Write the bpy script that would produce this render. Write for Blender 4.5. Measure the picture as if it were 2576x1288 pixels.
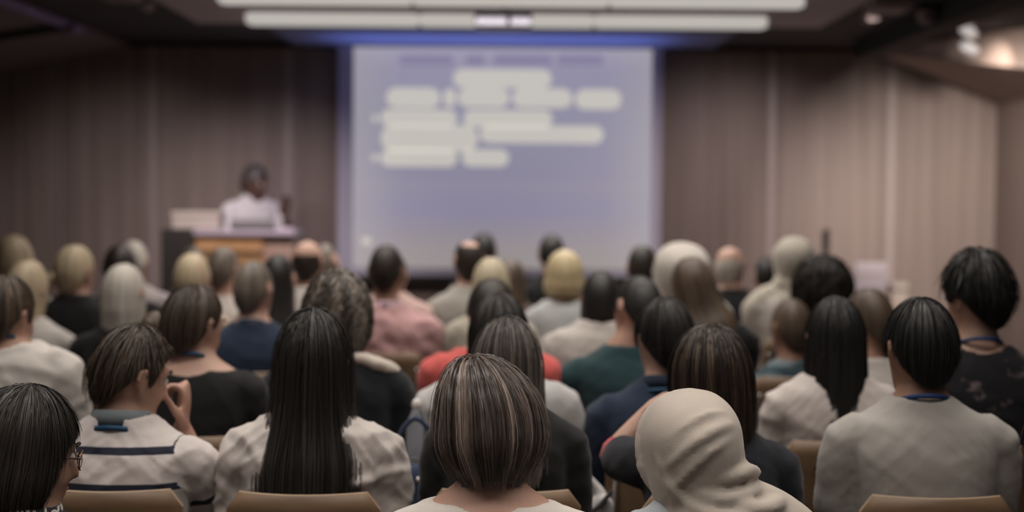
import bpy, math, random
import numpy as np
from mathutils import Vector, Matrix, noise as mnoise

for o in list(bpy.data.objects):
    bpy.data.objects.remove(o, do_unlink=True)
scene = bpy.context.scene
COL = scene.collection
PI = math.pi
rad = math.radians

# ------------------------------------------------------------------ camera
W, H, F = 2576.0, 1288.0, 4000.0
EYE = Vector((0.0, 0.0, 1.5))
PITCH = math.atan((H / 2 - 489.0) / F)
CAMROT = Matrix.Rotation(PI / 2 - PITCH, 3, 'X') @ Matrix.Rotation(rad(0.45), 3, 'Z')
cam_d = bpy.data.cameras.new('camera')
cam_d.sensor_width = 36.0
cam_d.lens = 36.0 * F / W
cam_d.clip_end = 60
cam_d.dof.use_dof = True
cam_d.dof.focus_distance = 3.20
cam_d.dof.aperture_fstop = 1.9
cam = bpy.data.objects.new('camera', cam_d)
cam.matrix_world = Matrix.Translation(EYE) @ CAMROT.to_4x4()
COL.objects.link(cam)
scene.camera = cam

def at(px, py, d):
    """world point on the plane y = d that lies along a photo pixel's direction"""
    v = CAMROT @ Vector(((px - W / 2) / F, -(py - H / 2) / F, -1.0))
    return EYE + v * (d / v.y)

# ------------------------------------------------------------------ light
world = bpy.data.worlds.new('World')
scene.world = world
world.use_nodes = True
world.node_tree.nodes['Background'].inputs[0].default_value = (0.92, 0.84, 0.84, 1)
world.node_tree.nodes['Background'].inputs[1].default_value = 0.085
vs = scene.view_settings
vs.view_transform = 'Standard'
vs.look = 'None'
vs.exposure = 0.0
vs.gamma = 1.0
vs.use_curve_mapping = False

def area_light(name, loc, target, size, size_y, power, color, spread=160):
    l = bpy.data.lights.new(name, 'AREA')
    l.shape = 'RECTANGLE'; l.size = size; l.size_y = size_y
    l.energy = power; l.color = color; l.spread = rad(spread)
    o = bpy.data.objects.new(name, l); COL.objects.link(o)
    o.location = loc
    o.rotation_euler = (Vector(target) - Vector(loc)).to_track_quat('-Z', 'Y').to_euler()
    return o

def spot_light(name, loc, target, power, color, angle, blend=0.6, radius=0.05):
    l = bpy.data.lights.new(name, 'SPOT')
    l.energy = power; l.color = color; l.spot_size = rad(angle); l.spot_blend = blend
    l.shadow_soft_size = radius
    o = bpy.data.objects.new(name, l); COL.objects.link(o)
    o.location = loc
    o.rotation_euler = (Vector(target) - Vector(loc)).to_track_quat('-Z', 'Y').to_euler()
    return o

WARM = (1.0, 0.92, 0.85)
# rows of ceiling luminaires above the audience (the same kind as the two in view)
for yy, pw in ((8.6, 15), (7.7, 15), (6.8, 14.5), (5.9, 14), (5.0, 14), (4.1, 14), (3.1, 14), (2.1, 19), (1.1, 20)):
    area_light('ceiling_row_light', (-0.15, yy, 2.58), (-0.15, yy, 0), 3.5, 0.1, pw, WARM, 104)
for yy, pw in ((10.3, 26), (9.35, 24)):
    area_light('ceiling_row_light', (-0.05, yy, 2.56), (-0.05, yy, 0), 3.4, 0.1, pw, WARM, 128)
# warm wall washers of the right hand corner and the dim ones of the left
spot_light('wall_washer', (3.0, 9.4, 2.60), (3.60, 12.9, 0.95), 560, (1.0, 0.88, 0.80), 58, 1.0, 0.10)
spot_light('wall_washer', (2.35, 10.1, 2.60), (1.75, 12.9, 0.85), 175, (1.0, 0.84, 0.80), 66, 1.0, 0.10)
spot_light('wall_washer', (-1.9, 10.3, 2.60), (-1.95, 12.9, 0.60), 150, (1.0, 0.86, 0.87), 66, 1.0, 0.10)
spot_light('wall_washer', (-3.1, 10.0, 2.60), (-3.1, 12.9, 0.5), 130, (1.0, 0.88, 0.84), 70, 1.0, 0.10)

# ------------------------------------------------------------------ materials
def new_mat(name):
    m = bpy.data.materials.new(name); m.use_nodes = True
    nt = m.node_tree
    return m, nt, nt.nodes['Principled BSDF']

def node(nt, kind, **kw):
    n = nt.nodes.new(kind)
    for k, v in kw.items():
        setattr(n, k, v)
    return n

def rgba(c):
    return (c[0], c[1], c[2], 1.0)

_mc = {}
def fabric(col, col2=None, kind='plain', rough=0.9, scale=1.0, bump=0.25):
    """cloth: fine weave, slow colour variation, optional pattern"""
    key = ('fab', tuple(col), tuple(col2) if col2 else None, kind, scale)
    if key in _mc: return _mc[key]
    m, nt, b = new_mat('fabric_' + kind)
    L = nt.links.new
    tc = node(nt, 'ShaderNodeTexCoord')
    b.inputs['Roughness'].default_value = rough
    b.inputs['Specular IOR Level'].default_value = 0.15
    b.inputs['Sheen Weight'].default_value = 0.15
    b.inputs['Sheen Roughness'].default_value = 0.5
    n1 = node(nt, 'ShaderNodeTexNoise'); n1.inputs['Scale'].default_value = 380; n1.inputs['Detail'].default_value = 2
    L(tc.outputs['Object'], n1.inputs['Vector'])
    n2 = node(nt, 'ShaderNodeTexNoise'); n2.inputs['Scale'].default_value = 14; n2.inputs['Detail'].default_value = 4
    L(tc.outputs['Object'], n2.inputs['Vector'])
    mx = node(nt, 'ShaderNodeMix', data_type='RGBA')
    lo = [c * 0.80 for c in col]; hi = [min(1, c * 1.12) for c in col]
    mx.inputs[6].default_value = rgba(lo); mx.inputs[7].default_value = rgba(hi)
    ad = node(nt, 'ShaderNodeMath', operation='ADD'); ad.use_clamp = True
    m1 = node(nt, 'ShaderNodeMath', operation='MULTIPLY'); m1.inputs[1].default_value = 0.6
    m2 = node(nt, 'ShaderNodeMath', operation='MULTIPLY'); m2.inputs[1].default_value = 0.45
    L(n1.outputs[0], m1.inputs[0]); L(n2.outputs[0], m2.inputs[0])
    L(m1.outputs[0], ad.inputs[0]); L(m2.outputs[0], ad.inputs[1]); L(ad.outputs[0], mx.inputs[0])
    out = mx.outputs[2]
    if col2 is not None:
        fac = None
        if kind == 'stripes':          # banded along the stored cloth coordinate
            at_ = node(nt, 'ShaderNodeAttribute', attribute_name='band')
            md = node(nt, 'ShaderNodeMath', operation='FRACT'); L(at_.outputs['Fac'], md.inputs[0])
            gt = node(nt, 'ShaderNodeMath', operation='LESS_THAN'); gt.inputs[1].default_value = 0.21
            L(md.outputs[0], gt.inputs[0]); fac = gt.outputs[0]
        elif kind == 'fine_stripes':
            sp = node(nt, 'ShaderNodeSeparateXYZ'); L(tc.outputs['Object'], sp.inputs[0])
            ml = node(nt, 'ShaderNodeMath', operation='MULTIPLY'); ml.inputs[1].default_value = 38 * scale; L(sp.outputs[2], ml.inputs[0])
            md = node(nt, 'ShaderNodeMath', operation='FRACT'); L(ml.outputs[0], md.inputs[0])
            gt = node(nt, 'ShaderNodeMath', operation='LESS_THAN'); gt.inputs[1].default_value = 0.3
            L(md.outputs[0], gt.inputs[0]); fac = gt.outputs[0]
        elif kind == 'rib':
            sp = node(nt, 'ShaderNodeSeparateXYZ'); L(tc.outputs['Object'], sp.inputs[0])
            ml = node(nt, 'ShaderNodeMath', operation='MULTIPLY'); ml.inputs[1].default_value = 1400; L(sp.outputs[0], ml.inputs[0])
            sn = node(nt, 'ShaderNodeMath', operation='SINE'); L(ml.outputs[0], sn.inputs[0])
            mr = node(nt, 'ShaderNodeMapRange'); mr.inputs[1].default_value = 0.1; mr.inputs[2].default_value = 1; L(sn.outputs[0], mr.inputs[0])
            fac = mr.outputs[0]
        elif kind == 'blotch':
            n3 = node(nt, 'ShaderNodeTexNoise'); n3.inputs['Scale'].default_value = 16 * scale; n3.inputs['Detail'].default_value = 3
            L(tc.outputs['Object'], n3.inputs['Vector'])
            mr = node(nt, 'ShaderNodeMapRange'); mr.inputs[1].default_value = 0.58; mr.inputs[2].default_value = 0.68; L(n3.outputs[0], mr.inputs[0])
            fac = mr.outputs[0]
        elif kind == 'plaid':
            mp = node(nt, 'ShaderNodeMapping'); mp.inputs['Scale'].default_value = (6, 6, 26)
            L(tc.outputs['Object'], mp.inputs[0])
            n3 = node(nt, 'ShaderNodeTexNoise'); n3.inputs['Scale'].default_value = 1.0; n3.inputs['Detail'].default_value = 2
            L(mp.outputs[0], n3.inputs['Vector'])
            mr = node(nt, 'ShaderNodeMapRange'); mr.inputs[1].default_value = 0.42; mr.inputs[2].default_value = 0.6; L(n3.outputs[0], mr.inputs[0])
            fac = mr.outputs[0]
        elif kind == 'zebra':
            wv = node(nt, 'ShaderNodeTexWave'); wv.inputs['Scale'].default_value = 28; wv.inputs['Distortion'].default_value = 9
            wv.inputs['Detail Scale'].default_value = 1.2
            L(tc.outputs['Object'], wv.inputs['Vector'])
            gt = node(nt, 'ShaderNodeMath', operation='GREATER_THAN'); gt.inputs[1].default_value = 0.62
            L(wv.outputs[1], gt.inputs[0]); fac = gt.outputs[0]
        m3 = node(nt, 'ShaderNodeMix', data_type='RGBA')
        m3.inputs[7].default_value = rgba(col2)
        L(out, m3.inputs[6]); L(fac, m3.inputs[0]); out = m3.outputs[2]
    L(out, b.inputs['Base Color'])
    bp = node(nt, 'ShaderNodeBump'); bp.inputs['Strength'].default_value = bump; bp.inputs['Distance'].default_value = 0.002
    L(n1.outputs[0], bp.inputs['Height']); L(bp.outputs[0], b.inputs['Normal'])
    _mc[key] = m
    return m

def skin_mat(col):
    key = ('skin', tuple(col))
    if key in _mc: return _mc[key]
    m, nt, b = new_mat('skin'); L = nt.links.new
    tc = node(nt, 'ShaderNodeTexCoord')
    n = node(nt, 'ShaderNodeTexNoise'); n.inputs['Scale'].default_value = 30; n.inputs['Detail'].default_value = 5
    L(tc.outputs['Object'], n.inputs['Vector'])
    mx = node(nt, 'ShaderNodeMix', data_type='RGBA')
    mx.inputs[6].default_value = rgba([col[0] * .88, col[1] * .80, col[2] * .78]); mx.inputs[7].default_value = rgba([min(1, c * 1.1) for c in col])
    L(n.outputs[0], mx.inputs[0]); L(mx.outputs[2], b.inputs['Base Color'])
    b.inputs['Roughness'].default_value = 0.55
    b.inputs['Subsurface Weight'].default_value = 0.12
    b.inputs['Subsurface Radius'].default_value = (0.02, 0.008, 0.004)
    b.inputs['Subsurface Scale'].default_value = 0.4
    _mc[key] = m
    return m

def hair_mat(dark, light, rough=0.38):
    key = ('hair', tuple(dark), tuple(light), rough)
    if key in _mc: return _mc[key]
    m, nt, b = new_mat('hair'); L = nt.links.new
    a = node(nt, 'ShaderNodeAttribute', attribute_name='rnd')
    mx = node(nt, 'ShaderNodeMix', data_type='RGBA')
    mx.inputs[6].default_value = rgba(dark); mx.inputs[7].default_value = rgba(light)
    L(a.outputs['Fac'], mx.inputs[0]); L(mx.outputs[2], b.inputs['Base Color'])
    b.inputs['Roughness'].default_value = rough
    b.inputs['Specular IOR Level'].default_value = 0.36
    _mc[key] = m
    return m

def plain(name, col, rough=0.5, metal=0.0, spec=0.4, var=0.1, scale=30):
    key = ('plain', name, tuple(col), rough)
    if key in _mc: return _mc[key]
    m, nt, b = new_mat(name); L = nt.links.new
    tc = node(nt, 'ShaderNodeTexCoord')
    n = node(nt, 'ShaderNodeTexNoise'); n.inputs['Scale'].default_value = scale; n.inputs['Detail'].default_value = 3
    L(tc.outputs['Object'], n.inputs['Vector'])
    mx = node(nt, 'ShaderNodeMix', data_type='RGBA')
    mx.inputs[6].default_value = rgba([c * (1 - var) for c in col]); mx.inputs[7].default_value = rgba([min(1, c * (1 + var)) for c in col])
    L(n.outputs[0], mx.inputs[0]); L(mx.outputs[2], b.inputs['Base Color'])
    b.inputs['Roughness'].default_value = rough; b.inputs['Metallic'].default_value = metal
    b.inputs['Specular IOR Level'].default_value = spec
    _mc[key] = m
    return m

def wood(name, c1, c2, scale=(18, 18, 0.8), rough=0.45, nscale=1.0):
    m, nt, b = new_mat(name); L = nt.links.new
    tc = node(nt, 'ShaderNodeTexCoord')
    oi = node(nt, 'ShaderNodeObjectInfo')
    va = node(nt, 'ShaderNodeVectorMath', operation='ADD')
    ml = node(nt, 'ShaderNodeMath', operation='MULTIPLY'); ml.inputs[1].default_value = 17
    L(oi.outputs['Random'], ml.inputs[0])
    L(tc.outputs['Object'], va.inputs[0]); L(ml.outputs[0], va.inputs[1])
    mp = node(nt, 'ShaderNodeMapping'); mp.inputs['Scale'].default_value = scale
    L(va.outputs[0], mp.inputs[0])
    n = node(nt, 'ShaderNodeTexNoise'); n.inputs['Scale'].default_value = nscale; n.inputs['Detail'].default_value = 6; n.inputs['Roughness'].default_value = 0.6
    L(mp.outputs[0], n.inputs['Vector'])
    r = node(nt, 'ShaderNodeMapRange'); r.inputs[1].default_value = 0.3; r.inputs[2].default_value = 0.72
    L(n.outputs[0], r.inputs[0])
    mx = node(nt, 'ShaderNodeMix', data_type='RGBA')
    mx.inputs[6].default_value = rgba(c1); mx.inputs[7].default_value = rgba(c2)
    L(r.outputs[0], mx.inputs[0]); L(mx.outputs[2], b.inputs['Base Color'])
    b.inputs['Roughness'].default_value = rough; b.inputs['Specular IOR Level'].default_value = 0.3
    return m

def emit(name, col, strength, base=(0.3, 0.3, 0.3)):
    m, nt, b = new_mat(name)
    b.inputs['Base Color'].default_value = rgba(base)
    b.inputs['Emission Color'].default_value = rgba(col)
    b.inputs['Emission Strength'].default_value = strength
    b.inputs['Roughness'].default_value = 0.8
    return m

# ------------------------------------------------------------------ mesh helpers
def link(name, me, mat=None, parent=None, smooth=True):
    o = bpy.data.objects.new(name, me); COL.objects.link(o)
    if mat is not None:
        if len(me.materials) == 0: me.materials.append(mat)
        elif me.materials[0] != mat:
            o.material_slots[0].link = 'OBJECT'; o.material_slots[0].material = mat
    if parent is not None: o.parent = parent
    if smooth and len(me.polygons):
        me.polygons.foreach_set('use_smooth', [True] * len(me.polygons))
    return o

def mesh(name, parts):
    vs_, fs_ = [], []
    for v, f in parts:
        k = len(vs_)
        vs_.extend([tuple(p) for p in v]); fs_.extend([tuple(i + k for i in q) for q in f])
    me = bpy.data.meshes.new(name); me.from_pydata(vs_, [], fs_); me.update()
    return me

def box(x0, x1, y0, y1, z0, z1):
    v = [(x0, y0, z0), (x1, y0, z0), (x1, y1, z0), (x0, y1, z0), (x0, y0, z1), (x1, y0, z1), (x1, y1, z1), (x0, y1, z1)]
    f = [(0, 3, 2, 1), (4, 5, 6, 7), (0, 1, 5, 4), (1, 2, 6, 5), (2, 3, 7, 6), (3, 0, 4, 7)]
    return v, f

def bbox_(x0, x1, y0, y1, z0, z1, b=0.01):
    """box with chamfered edges (all three axes)"""
    import bmesh
    bm = bmesh.new(); v, f = box(x0, x1, y0, y1, z0, z1)
    vv = [bm.verts.new(p) for p in v]
    for q in f: bm.faces.new([vv[i] for i in q])
    bmesh.ops.bevel(bm, geom=bm.edges[:], offset=b, segments=2, affect='EDGES', profile=0.5)
    bm.verts.index_update()
    r = ([tuple(p.co) for p in bm.verts], [tuple(p.index for p in q.verts) for q in bm.faces])
    bm.free()
    return r

def catmull(pts, n):
    """smooth resampling of a list of numpy rows"""
    P = [np.array(p, float) for p in pts]
    if len(P) < 3: 
        return [P[0] + (P[-1] - P[0]) * i / n for i in range(n + 1)]
    out = []
    for i in range(len(P) - 1):
        p0 = P[max(i - 1, 0)]; p1 = P[i]; p2 = P[i + 1]; p3 = P[min(i + 2, len(P) - 1)]
        for k in range(n):
            t = k / n
            out.append(0.5 * ((2 * p1) + (-p0 + p2) * t + (2 * p0 - 5 * p1 + 4 * p2 - p3) * t * t + (-p0 + 3 * p1 - 3 * p2 + p3) * t ** 3))
    out.append(P[-1])
    return out

def tube(pts, radii, n=12, sub=3, flat=1.0, up=None):
    """round-capped limb along points; radii per point; flat squeezes one cross axis"""
    rows = catmull([list(p) + [r] for p, r in zip(pts, radii)], sub)
    C = [Vector(r[:3]) for r in rows]; R = [float(r[3]) for r in rows]
    # caps
    d0 = (C[0] - C[1]).normalized(); d1 = (C[-1] - C[-2]).normalized()
    C = [C[0] + d0 * R[0] * .95, C[0] + d0 * R[0] * .7] + C + [C[-1] + d1 * R[-1] * .7, C[-1] + d1 * R[-1] * .95]
    R = [R[0] * .3, R[0] * .72] + R + [R[-1] * .72, R[-1] * .3]
    v, f = [], []
    T = (C[1] - C[0]).normalized()
    N = Vector(up) if up else (Vector((0, 0, 1)) if abs(T.z) < .9 else Vector((0, 1, 0)))
    for i, c in enumerate(C):
        t = (C[min(i + 1, len(C) - 1)] - C[max(i - 1, 0)])
        if t.length < 1e-9: t = T
        T = t.normalized()
        N = (N - T * N.dot(T)).normalized()
        B = T.cross(N)
        for k in range(n):
            a = 2 * PI * k / n
            v.append(c + N * (math.cos(a) * R[i] * flat) + B * (math.sin(a) * R[i]))
    m = len(C)
    for i in range(m - 1):
        for k in range(n):
            f.append((i * n + k, i * n + (k + 1) % n, (i + 1) * n + (k + 1) % n, (i + 1) * n + k))
    f.append(tuple(range(n - 1, -1, -1))); f.append(tuple((m - 1) * n + k for k in range(n)))
    return v, f

def loft(rings, n=28, sub=3, M=None):
    """horizontal rings (z, cx, cy, rx, ry_front, ry_back)"""
    rows = catmull(rings, sub)
    v, f = [], []
    for r in rows:
        z, cx, cy, rx, rf, rb = [float(q) for q in r]
        for k in range(n):
            a = 2 * PI * k / n
            s, c = math.sin(a), math.cos(a)
            # gently squared ellipse
            q = (abs(s) ** 2.3 + abs(c) ** 2.3) ** (-1 / 2.3)
            y = s * q * (rf if s > 0 else rb)
            v.append(Vector((cx + c * q * rx, cy + y, z)))
    m = len(rows)
    for i in range(m - 1):
        for k in range(n):
            f.append((i * n + k, i * n + (k + 1) % n, (i + 1) * n + (k + 1) % n, (i + 1) * n + k))
    f.append(tuple(range(n - 1, -1, -1))); f.append(tuple((m - 1) * n + k for k in range(n)))
    if rows[0][0] > rows[-1][0]:
        f = [q[::-1] for q in f]
    if M is not None: v = [M @ p for p in v]
    return v, f

def blob(c, r, M=None, n=12, m=8, R=None):
    v, f = [], []
    for i in range(m + 1):
        ph = PI * i / m
        for k in range(n):
            a = 2 * PI * k / n
            p = Vector((r[0] * math.sin(ph) * math.cos(a), r[1] * math.sin(ph) * math.sin(a), -r[2] * math.cos(ph)))
            if R is not None: p = R @ p
            v.append(p + Vector(c))
    for i in range(m):
        for k in range(n):
            f.append((i * n + k, i * n + (k + 1) % n, (i + 1) * n + (k + 1) % n, (i + 1) * n + k))
    if M is not None: v = [M @ p for p in v]
    return v, f

QUEUE = []
def fuse(name, parts, mat, parent, voxel=0.012, smooth=5, post=None):
    """fuses overlapping closed shapes into one continuous surface (baked in flush())"""
    me = mesh(name + '_raw', parts)
    o = bpy.data.objects.new(name, me); COL.objects.link(o)
    md = o.modifiers.new('r', 'REMESH'); md.mode = 'VOXEL'; md.voxel_size = voxel
    sm = o.modifiers.new('s', 'SMOOTH'); sm.factor = 0.5; sm.iterations = smooth
    o.parent = parent
    QUEUE.append((o, mat, post))
    return o

def flush():
    dg = bpy.context.evaluated_depsgraph_get(); dg.update()
    done = []
    for o, mat, post in QUEUE:
        done.append(bpy.data.meshes.new_from_object(o.evaluated_get(dg)))
    for (o, mat, post), me in zip(QUEUE, done):
        old = o.data; o.modifiers.clear(); o.data = me; me.name = o.name
        bpy.data.meshes.remove(old)
        me.materials.clear(); me.materials.append(mat)
        if post: post(me)
        me.polygons.foreach_set('use_smooth', [True] * len(me.polygons))
        me.update()
    QUEUE.clear()

def get_co(me):
    a = np.empty(len(me.vertices) * 3, np.float32); me.vertices.foreach_get('co', a); return a.reshape(-1, 3)
def get_no(me):
    a = np.empty(len(me.vertices) * 3, np.float32); me.vertices.foreach_get('normal', a); return a.reshape(-1, 3)
def set_co(me, a):
    me.vertices.foreach_set('co', np.ascontiguousarray(a, np.float32).ravel()); me.update()

def empty(name, loc, rz=0.0):
    o = bpy.data.objects.new(name, None); COL.objects.link(o)
    o.empty_display_size = 0.1; o.location = loc; o.rotation_euler = (0, 0, rz)
    return o
def tag(o, label, cat, group=None):
    o['label'] = label; o['category'] = cat
    if group: o['group'] = group
    return o
def structure(o, label=None):
    o['kind'] = 'structure'
    if label: o['label'] = label
    return o
def sstep(a, b, x):
    t = min(1, max(0, (x - a) / (b - a))); return t * t * (3 - 2 * t)
# ------------------------------------------------------------------ the room
YW = 12.9                      # back wall
ZC = 2.70                      # ceiling
XL, XR = -4.25, 3.94           # side walls
M_wall = wood('wall_veneer', (0.205, 0.158, 0.140), (0.33, 0.264, 0.238), (14, 14, 0.35), 0.5)
M_strip = plain('strip_metal', (0.37, 0.31, 0.30), 0.4, 0.0)
M_dark = plain('dark_backing', (0.03, 0.027, 0.025), 0.8)
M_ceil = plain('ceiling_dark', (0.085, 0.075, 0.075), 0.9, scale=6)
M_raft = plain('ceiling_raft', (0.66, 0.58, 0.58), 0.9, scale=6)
M_floor = plain('carpet', (0.05, 0.045, 0.045), 0.95, var=0.3, scale=300)
M_white = plain('white_paint', (0.70, 0.66, 0.62), 0.6)
M_black = plain('black_plastic', (0.02, 0.02, 0.02), 0.5)
M_chrome = plain('chrome', (0.55, 0.53, 0.52), 0.25, 1.0, var=0.03)

structure(link('floor', mesh('floor', [box(XL - .2, XR + .2, -0.6, YW + .3, -0.1, 0)]), M_floor, smooth=False), 'dark grey carpeted floor of the lecture room')
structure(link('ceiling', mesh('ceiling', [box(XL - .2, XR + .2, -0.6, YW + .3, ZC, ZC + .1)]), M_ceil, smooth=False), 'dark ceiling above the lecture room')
wb = structure(link('wall_back', mesh('wall_back', [box(XL - .2, XR + .2, YW + .03, YW + .2, 0, ZC)]), M_dark, smooth=False), 'wood panelled wall behind the projection screen')
wl = structure(link('wall_left', mesh('wall_left', [box(XL - .2, XL, -0.6, YW + .03, 0, ZC)]), M_dark, smooth=False), 'dark panelled side wall beside the lectern')
wr = structure(link('wall_right', mesh('wall_right', [box(XR, XR + .2, -0.6, YW + .03, 0, ZC)]), M_dark, smooth=False), 'warmly lit panelled side wall opposite the lectern')
# veneer panels with light strips in the joints
joints = [XL] + [at(p, 489, YW).x for p in (155, 385, 725, 880, 1270, 1650, 1940, 2240)] + [XR]
for a, b_ in zip(joints[:-1], joints[1:]):
    link('wall_panel', mesh('wall_panel', [bbox_(a + .025, b_ - .025, YW, YW + .03, 0.08, ZC - .03, .004)]), M_wall, wb, False)
for p, w in ((155, .03), (385, .05), (725, .065), (1940, .06), (2240, .055)):
    x = at(p, 489, YW).x
    link('joint_strip', mesh('joint_strip', [bbox_(x - w / 2, x + w / 2, YW - .004, YW + .03, 0.08, ZC - .03, .003)]), M_strip, wb, False)
for par, xa, xb in ((wl, XL, XL + .03), (wr, XR - .03, XR)):
    y = YW - .02
    while y > 0:
        link('wall_panel', mesh('wall_panel', [bbox_(xa, xb, y - 1.17, y, 0.08, 2.45, .004)]), M_wall, par, False)
        y -= 1.2
structure(link('baseboard_back', mesh('baseboard', [bbox_(XL + .03, XR - .03, YW - .015, YW + .03, 0, .08, .004)]), M_dark, smooth=False), 'dark baseboard along the back wall')

# ceiling raft, sloped side panels, trims
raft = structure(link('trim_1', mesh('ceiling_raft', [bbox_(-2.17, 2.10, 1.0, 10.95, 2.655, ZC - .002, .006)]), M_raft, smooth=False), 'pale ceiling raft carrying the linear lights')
structure(link('trim_8', mesh('added_spill_ceiling', [bbox_(-1.75, 1.6, 10.97, YW - .12, 2.675, ZC - .002, .004)]), plain('added_spill_ceiling', (0.24, 0.25, 0.36), .9, scale=5), smooth=False), 'added ceiling strip tinted with blue screen spill, between raft and projection screen')  # strip added to catch the blue spill, part of that blue painted in
hdr = structure(link('trim_2', mesh('header', [bbox_(XL, XR, YW - .06, YW - .005, 2.668, ZC - .002, .004)]), M_dark, smooth=False), 'dark header along the top of the back wall')
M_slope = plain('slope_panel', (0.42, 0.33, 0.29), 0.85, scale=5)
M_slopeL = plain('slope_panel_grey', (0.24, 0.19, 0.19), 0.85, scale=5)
def slab(name, q, th, m, label):
    q = [Vector(p) for p in q]
    nrm = (q[1] - q[0]).cross(q[3] - q[0]).normalized()
    if nrm.z < 0: nrm = -nrm
    u = [p + nrm * th for p in q]
    v = q + u
    f = [(0, 1, 2, 3), (7, 6, 5, 4)] + [(i, 4 + i, 4 + (i + 1) % 4, (i + 1) % 4) for i in range(4)]
    return structure(link(name, mesh(name, [(v, f)]), m, smooth=False), label)
A = at(2185, 152, YW - .1); B = at(2585, 58, 11.25); C = at(2508, 256, YW - .1); D = Vector((XR - .03, 10.3, 2.27))
C.x = XR - .03; B2 = Vector((XR - .03, 10.3, 2.66))
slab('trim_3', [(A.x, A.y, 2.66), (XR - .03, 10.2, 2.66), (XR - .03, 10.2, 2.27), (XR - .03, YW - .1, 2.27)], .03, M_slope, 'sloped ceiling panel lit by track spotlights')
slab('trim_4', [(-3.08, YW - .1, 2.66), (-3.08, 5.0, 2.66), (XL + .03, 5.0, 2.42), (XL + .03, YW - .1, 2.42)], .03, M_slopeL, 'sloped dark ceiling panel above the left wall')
M_violet_glow = plain('violet_glow', (0.42, 0.32, 0.62), 0.35)  # violet light reflected along the ceiling edge, painted as the trim's colour
structure(link('trim_5', mesh('edge', [bbox_(-3.13, -3.06, 5.0, 11.4, 2.625, 2.66, .004)]), M_violet_glow, smooth=False), 'edge trim of the sloped ceiling panel, coloured like violet light')
# dark ribs on the slope, beams of the side ceilings
structure(link('trim_6', mesh('rib', [tube([(-3.06, 11.0, 2.63), (XL + .05, 10.6, 2.40)], [.03, .03], 8)]), M_dark), 'dark rib across the left sloped panel')
structure(link('trim_7', mesh('beam', [bbox_(2.62, 2.80, 5.0, 12.3, 2.56, ZC - .002, .01)]), M_dark, smooth=False), 'dark ceiling beam beside the track spotlights')

# linear lights
M_tube = emit('tube_light', (0.47, 0.445, 0.41), 1.0)
M_tube_end = plain('lamp_end', (0.45, 0.42, 0.42), 0.5)
for (xa, xb, py, lab) in ((617, 1932, 50, 'long white linear ceiling light nearest the projection screen'),
                          (545, 2026, -4, 'long white linear ceiling light above the projector')):
    d = 1.13 * F / (489 - py)
    a = at(xa, py, d).x; b_ = at(xb, py, d).x
    root = empty('linear_light', ((a + b_) / 2, d, 2.655)); tag(root, lab, 'ceiling light', 'linear ceiling lights')
    L3 = (b_ - a) / 3
    for i in range(3):
        x0 = a + i * L3 - root.location.x; x1 = x0 + L3
        link('light_tube', mesh('light_tube', [tube([(x0 + (.045 if i == 0 else .022), 0, -.035), (x1 - (.045 if i == 2 else .022), 0, -.035)], [.047, .047], 14, 6, 1.0)]), M_tube, root)
        link('end_cap', mesh('end_cap', [bbox_(x1 - .006, x1 + .006, -.03, .03, -.075, 0, .003)]), M_tube_end, root, False)
    link('housing', mesh('housing', [bbox_(a - root.location.x + .05, b_ - root.location.x - .05, -.03, .03, -.02, 0, .004)]), M_tube_end, root, False)
# more of the same rows above the audience (out of the frame, where the row lights shine from)
for yy, who in ((8.4, 'grey-green and salmon shirts'), (7.2, 'creased pink shirt'), (6.0, 'thick pale sweater')):
    root = empty('linear_light', (-0.15, yy, 2.655)); tag(root, 'long white linear ceiling light over the row of the ' + who, 'ceiling light', 'linear ceiling lights over the audience')
    for i in range(3):
        x0 = -1.75 + i * 1.167
        link('light_tube', mesh('light_tube', [tube([(x0 + .045, 0, -.035), (x0 + 1.12, 0, -.035)], [.035, .035], 12, 4)]), M_tube, root)

# projector
pj = at(1267, 12, 9.55)
pr = empty('projector', (pj.x, 9.55, 2.655)); tag(pr, 'white ceiling projector facing the screen, hung between linear lights', 'projector')
M_pj = plain('projector_white', (0.34, 0.34, 0.40), 0.4)
link('body', mesh('body', [bbox_(-.17, .17, -.13, .13, -.17, -.06, .02)]), M_pj, pr)
link('mount', mesh('mount', [tube([(0, 0, -.07), (0, 0, 0)], [.02, .02], 10)]), M_black, pr)
link('lens', mesh('lens', [tube([(.06, .12, -.115), (.06, .17, -.115)], [.035, .035], 16)]), M_black, pr)
link('vent', mesh('vent', [bbox_(.02, .045, -.135, -.12, -.15, -.08, .003)]), M_black, pr)
area_light('added_blue_uplight', (at(1258, 100, YW).x, 12.15, 2.42), (at(1258, 100, YW).x, 12.15, 2.9), 2.5, .7, 6.5, (0.20, 0.31, 1.0), 150)  # unseen uplight added below the ceiling, stands in for blue projector spill

# vents, speaker and camera dome on the dark side ceilings
def ceiling_box(name, px, py, w, l, h, label, cat, m, dd=None):
    d = (ZC - h - 1.5) * F / (489 - py)
    x = at(px, py, d).x
    root = empty(name, (x, d, ZC)); tag(root, label, cat)
    link('housing', mesh('housing', [bbox_(-w / 2, w / 2, -l / 2, l / 2, -h, 0, .01)]), m, root, False)
    for k in range(4):
        yy = -l / 2 + l * (k + .5) / 4
        link('slat', mesh('slat', [bbox_(-w / 2 + .02, w / 2 - .02, yy - .02, yy + .02, -h - .008, -h + .002, .003)]), M_strip, root, False)
    return root
M_grey = plain('vent_grey', (0.40, 0.33, 0.32), 0.7)
ceiling_box('air_vent', 300, 8, .22, .30, .06, 'grey slatted air vent on the dark ceiling above the lectern side', 'air vent', M_grey)
ceiling_box('air_vent', 368, 32, .07, .16, .06, 'tiny grey ceiling sensor box with slats over the lectern side', 'sensor', M_grey)
ceiling_box('air_vent', 2235, 22, .24, .30, .06, 'grey slatted air vent beside the round ceiling camera', 'air vent', M_grey)
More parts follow.
